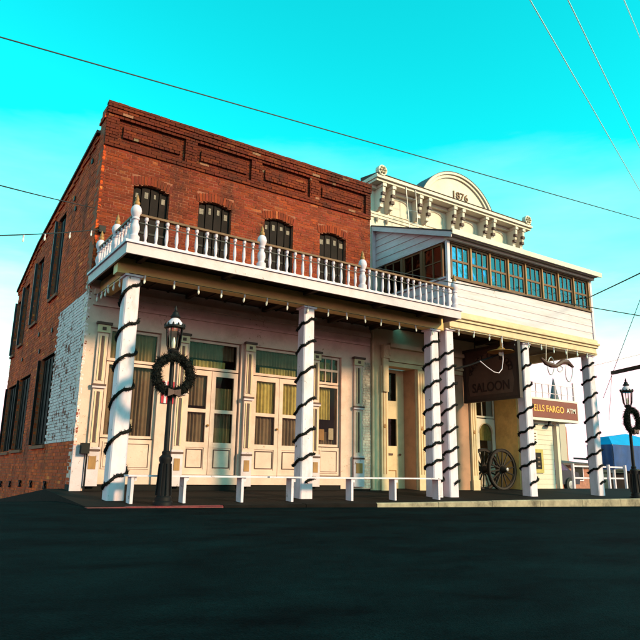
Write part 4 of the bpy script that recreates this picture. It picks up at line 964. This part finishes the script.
fl_.f = [(2*i, 2*i+2, 2*i+3, 2*i+1) for i in range(n)]; fl_.c = [None]*n; fl_.build('front_flap', 'blue_tarp_dark', tn, True)
fl_ = MB()
for i in range(n+1):
    yy = Y0+(Y1-Y0)*i/n; fl_.v += [(X0-.02+.03*math.sin(i*1.1), yy, .72), (X0-.01, yy, zc-.002)]
fl_.f = [(2*i, 2*i+2, 2*i+3, 2*i+1) for i in range(n)]; fl_.c = [None]*n; fl_.build('side_flap', 'blue_tarp_dark', tn, True)
for x in (X0+.06, X1-.06, cxm-.35):
    for y in (Y0+.06, Y1-.06): bx('pole', 'white_clean', tn, x-.035, x+.035, y-.035, y+.035, -.2, zc-.003)
for k, (x0_, x1_, h_) in enumerate(((18.2, 19.2, .62), (19.35, 20.5, .7), (20.6, 21.5, .6))):
    c = thing('trestle_table', ((x0_+x1_)/2, 3.6, -.2), ['dark cloth covered table under the blue tent beside its corner pole', 'tall dark covered table in the middle of the blue tent', 'dark covered table at the far end of the blue tent'][k], 'table', 'tables under the blue tent')
    mm = MB(); nn = 16
    mm.box(x0_, x1_, 3.3, 3.9, h_-.03, h_); mm.build('table_top', 'shutter', c)
    cf = MB()
    for i in range(nn+1):
        xx = x0_+(x1_-x0_)*i/nn; cf.v += [(xx, 3.28+.02*math.sin(i*1.7), -.2), (xx, 3.295, h_+.003)]
    cf.f = [(2*i, 2*i+2, 2*i+3, 2*i+1) for i in range(nn)]; cf.c = [None]*nn; cf.build('cloth', 'shutter', c, True)
# white post and rail fence
fe = thing('rail_fence', (16, 2.4, 0), 'white post and rail fence running from the kiosk towards the tent', 'fence')
for k in range(4):
    x = 15.0+k*.95; bx('post', 'white_clean', fe, x-.035, x+.035, 2.39, 2.46, -.2, .86)
for z in (.76, .40): bx('rail', 'white_clean', fe, 15.0, 17.85, 2.461, 2.49, z, z+.05)
wp_ = thing('white_gate_post', (13.2, .6, 0), 'slim white post with leaning board behind the end column', 'post')
pA = on_y(601, 491, .9); bx('post', 'white_clean', wp_, pA.x-.04, pA.x+.04, .86, .94, 0, 1.95); MB().bar((pA.x+.12, .92, .02), (pA.x+.02, .95, 1.5), .05, .02, (0, 1, 0)).build('brace', 'white_clean', wp_)
# parked car beyond the fence
def car(cx_, cy_, z, label):
    t = thing('parked_car', (cx_, cy_, z), label, 'car'); pr = [(-2.1,.35),(-2.1,.75),(-1.9,.86),(-1.05,.93),(-.55,1.38),(.75,1.42),(1.45,.98),(2.05,.88),(2.15,.6),(2.1,.35)]
    MB().prism(pr, lambda u, v, q: (cx_+u, q, z+v), cy_-.85, cy_+.85).build('body', 'car_paint', t)
    MB().prism([(-.95,.96),(-.52,1.32),(.05,1.34),(.05,.96)], lambda u, v, q: (cx_+u, q, z+v), cy_-.87, cy_-.851).build('window', 'blue_glass', t); MB().prism([(.12,.96),(.12,1.34),(.70,1.35),(1.25,.98)], lambda u, v, q: (cx_+u, q, z+v), cy_-.87, cy_-.851).build('window', 'blue_glass', t)
    for sx_ in (-1.3, 1.35):
        for sy_ in (-.82, .82):
            wv = MB().lathe((0,0,0), [(.2,-.1),(.32,-.09),(.33,0),(.32,.09),(.2,.1)], 18).build('wheel', 'tyre', t, True, loc=(cx_+sx_, cy_+sy_, z+.33)); wv.rotation_euler = (PI/2, 0, 0)
            rm = MB().lathe((0,0,0), [(.03,.12),(.18,.105),(.19,.09)], 12).build('rim', 'galvanised', wv, True); rm.location = (0, 0, 0); rm.rotation_euler = (0 if sy_ < 0 else PI, 0, 0)
    for sy_ in (-.6, .6): bx('headlight', 'bulb', t, cx_+2.08, cx_+2.16, cy_+sy_-.15, cy_+sy_+.15, z+.62, z+.74)
car(22.2, 9.5, -.24, 'dark parked car beyond the white rail fence')
# low brick sheds beyond
def shed(x0, x1, y0, y1, h_, label, m_):
    t = thing('shed', ((x0+x1)/2, (y0+y1)/2, -.5), label, 'building', 'low buildings beyond the fence')
    bx('wall', m_, t, x0, x1, y0, y1, -.6, h_); MB().hexa([(x0-.3,y0-.4,h_-.1),(x1+.3,y0-.4,h_-.1),(x1+.3,y1+.3,h_+.35),(x0-.3,y1+.3,h_+.35),(x0-.3,y0-.4,h_+.02),(x1+.3,y0-.4,h_+.02),(x1+.3,y1+.3,h_+.47),(x0-.3,y1+.3,h_+.47)]).build('roof', 'roofing', t)
    for k in range(3):
        a = x0+(x1-x0)*(.15+.3*k); f = bx('window', 'white_clean', t, a, a+.9, y0-.05, y0-.002, .2, 1.1); bx('pane', 'dark_room', f, a+.08, a+.82, y0-.07, y0-.0505, .28, 1.02)
shed(27, 33, 14, 18, 1.2, 'low red brick shed beyond the parked car', 'far_brick')
shed(38, 47, 13, 18, 1.3, 'long low earth coloured shed beyond the blue tent', 'pink_wall')
# church steeple far behind the kiosk
ch = thing('church', at_depth(553, 470, 75), 'distant church with slim grey spire rising behind the kiosk railing', 'church')
pt = at_depth(553, 378, 75); bz = 3.5; cxx, cyy, tz = pt.x, pt.y, pt.z
bx('tower', 'pale', ch, cxx-.55, cxx+.55, cyy-.8, cyy+.8, -2, tz-2.6)
sp = MB(); sp.lathe((cxx, cyy, tz), [(.55, -2.6), (.10, -.25), (.02, 0)], 8); sp.build('spire', 'grey_slate', ch)
for s in (-.25, .25): bx('louvre', 'dark_room', ch, cxx+s-.15, cxx+s+.15, cyy-.86, cyy-.801, tz-4, tz-2.9)
MB().prism([(-3, -2), (3, -2), (3, tz-5.5), (0, tz-3.6), (-3, tz-5.5)], lambda u, v, t: (cxx+u, t, v), cyy+.81, cyy+12).build('nave', 'far_brick', ch)
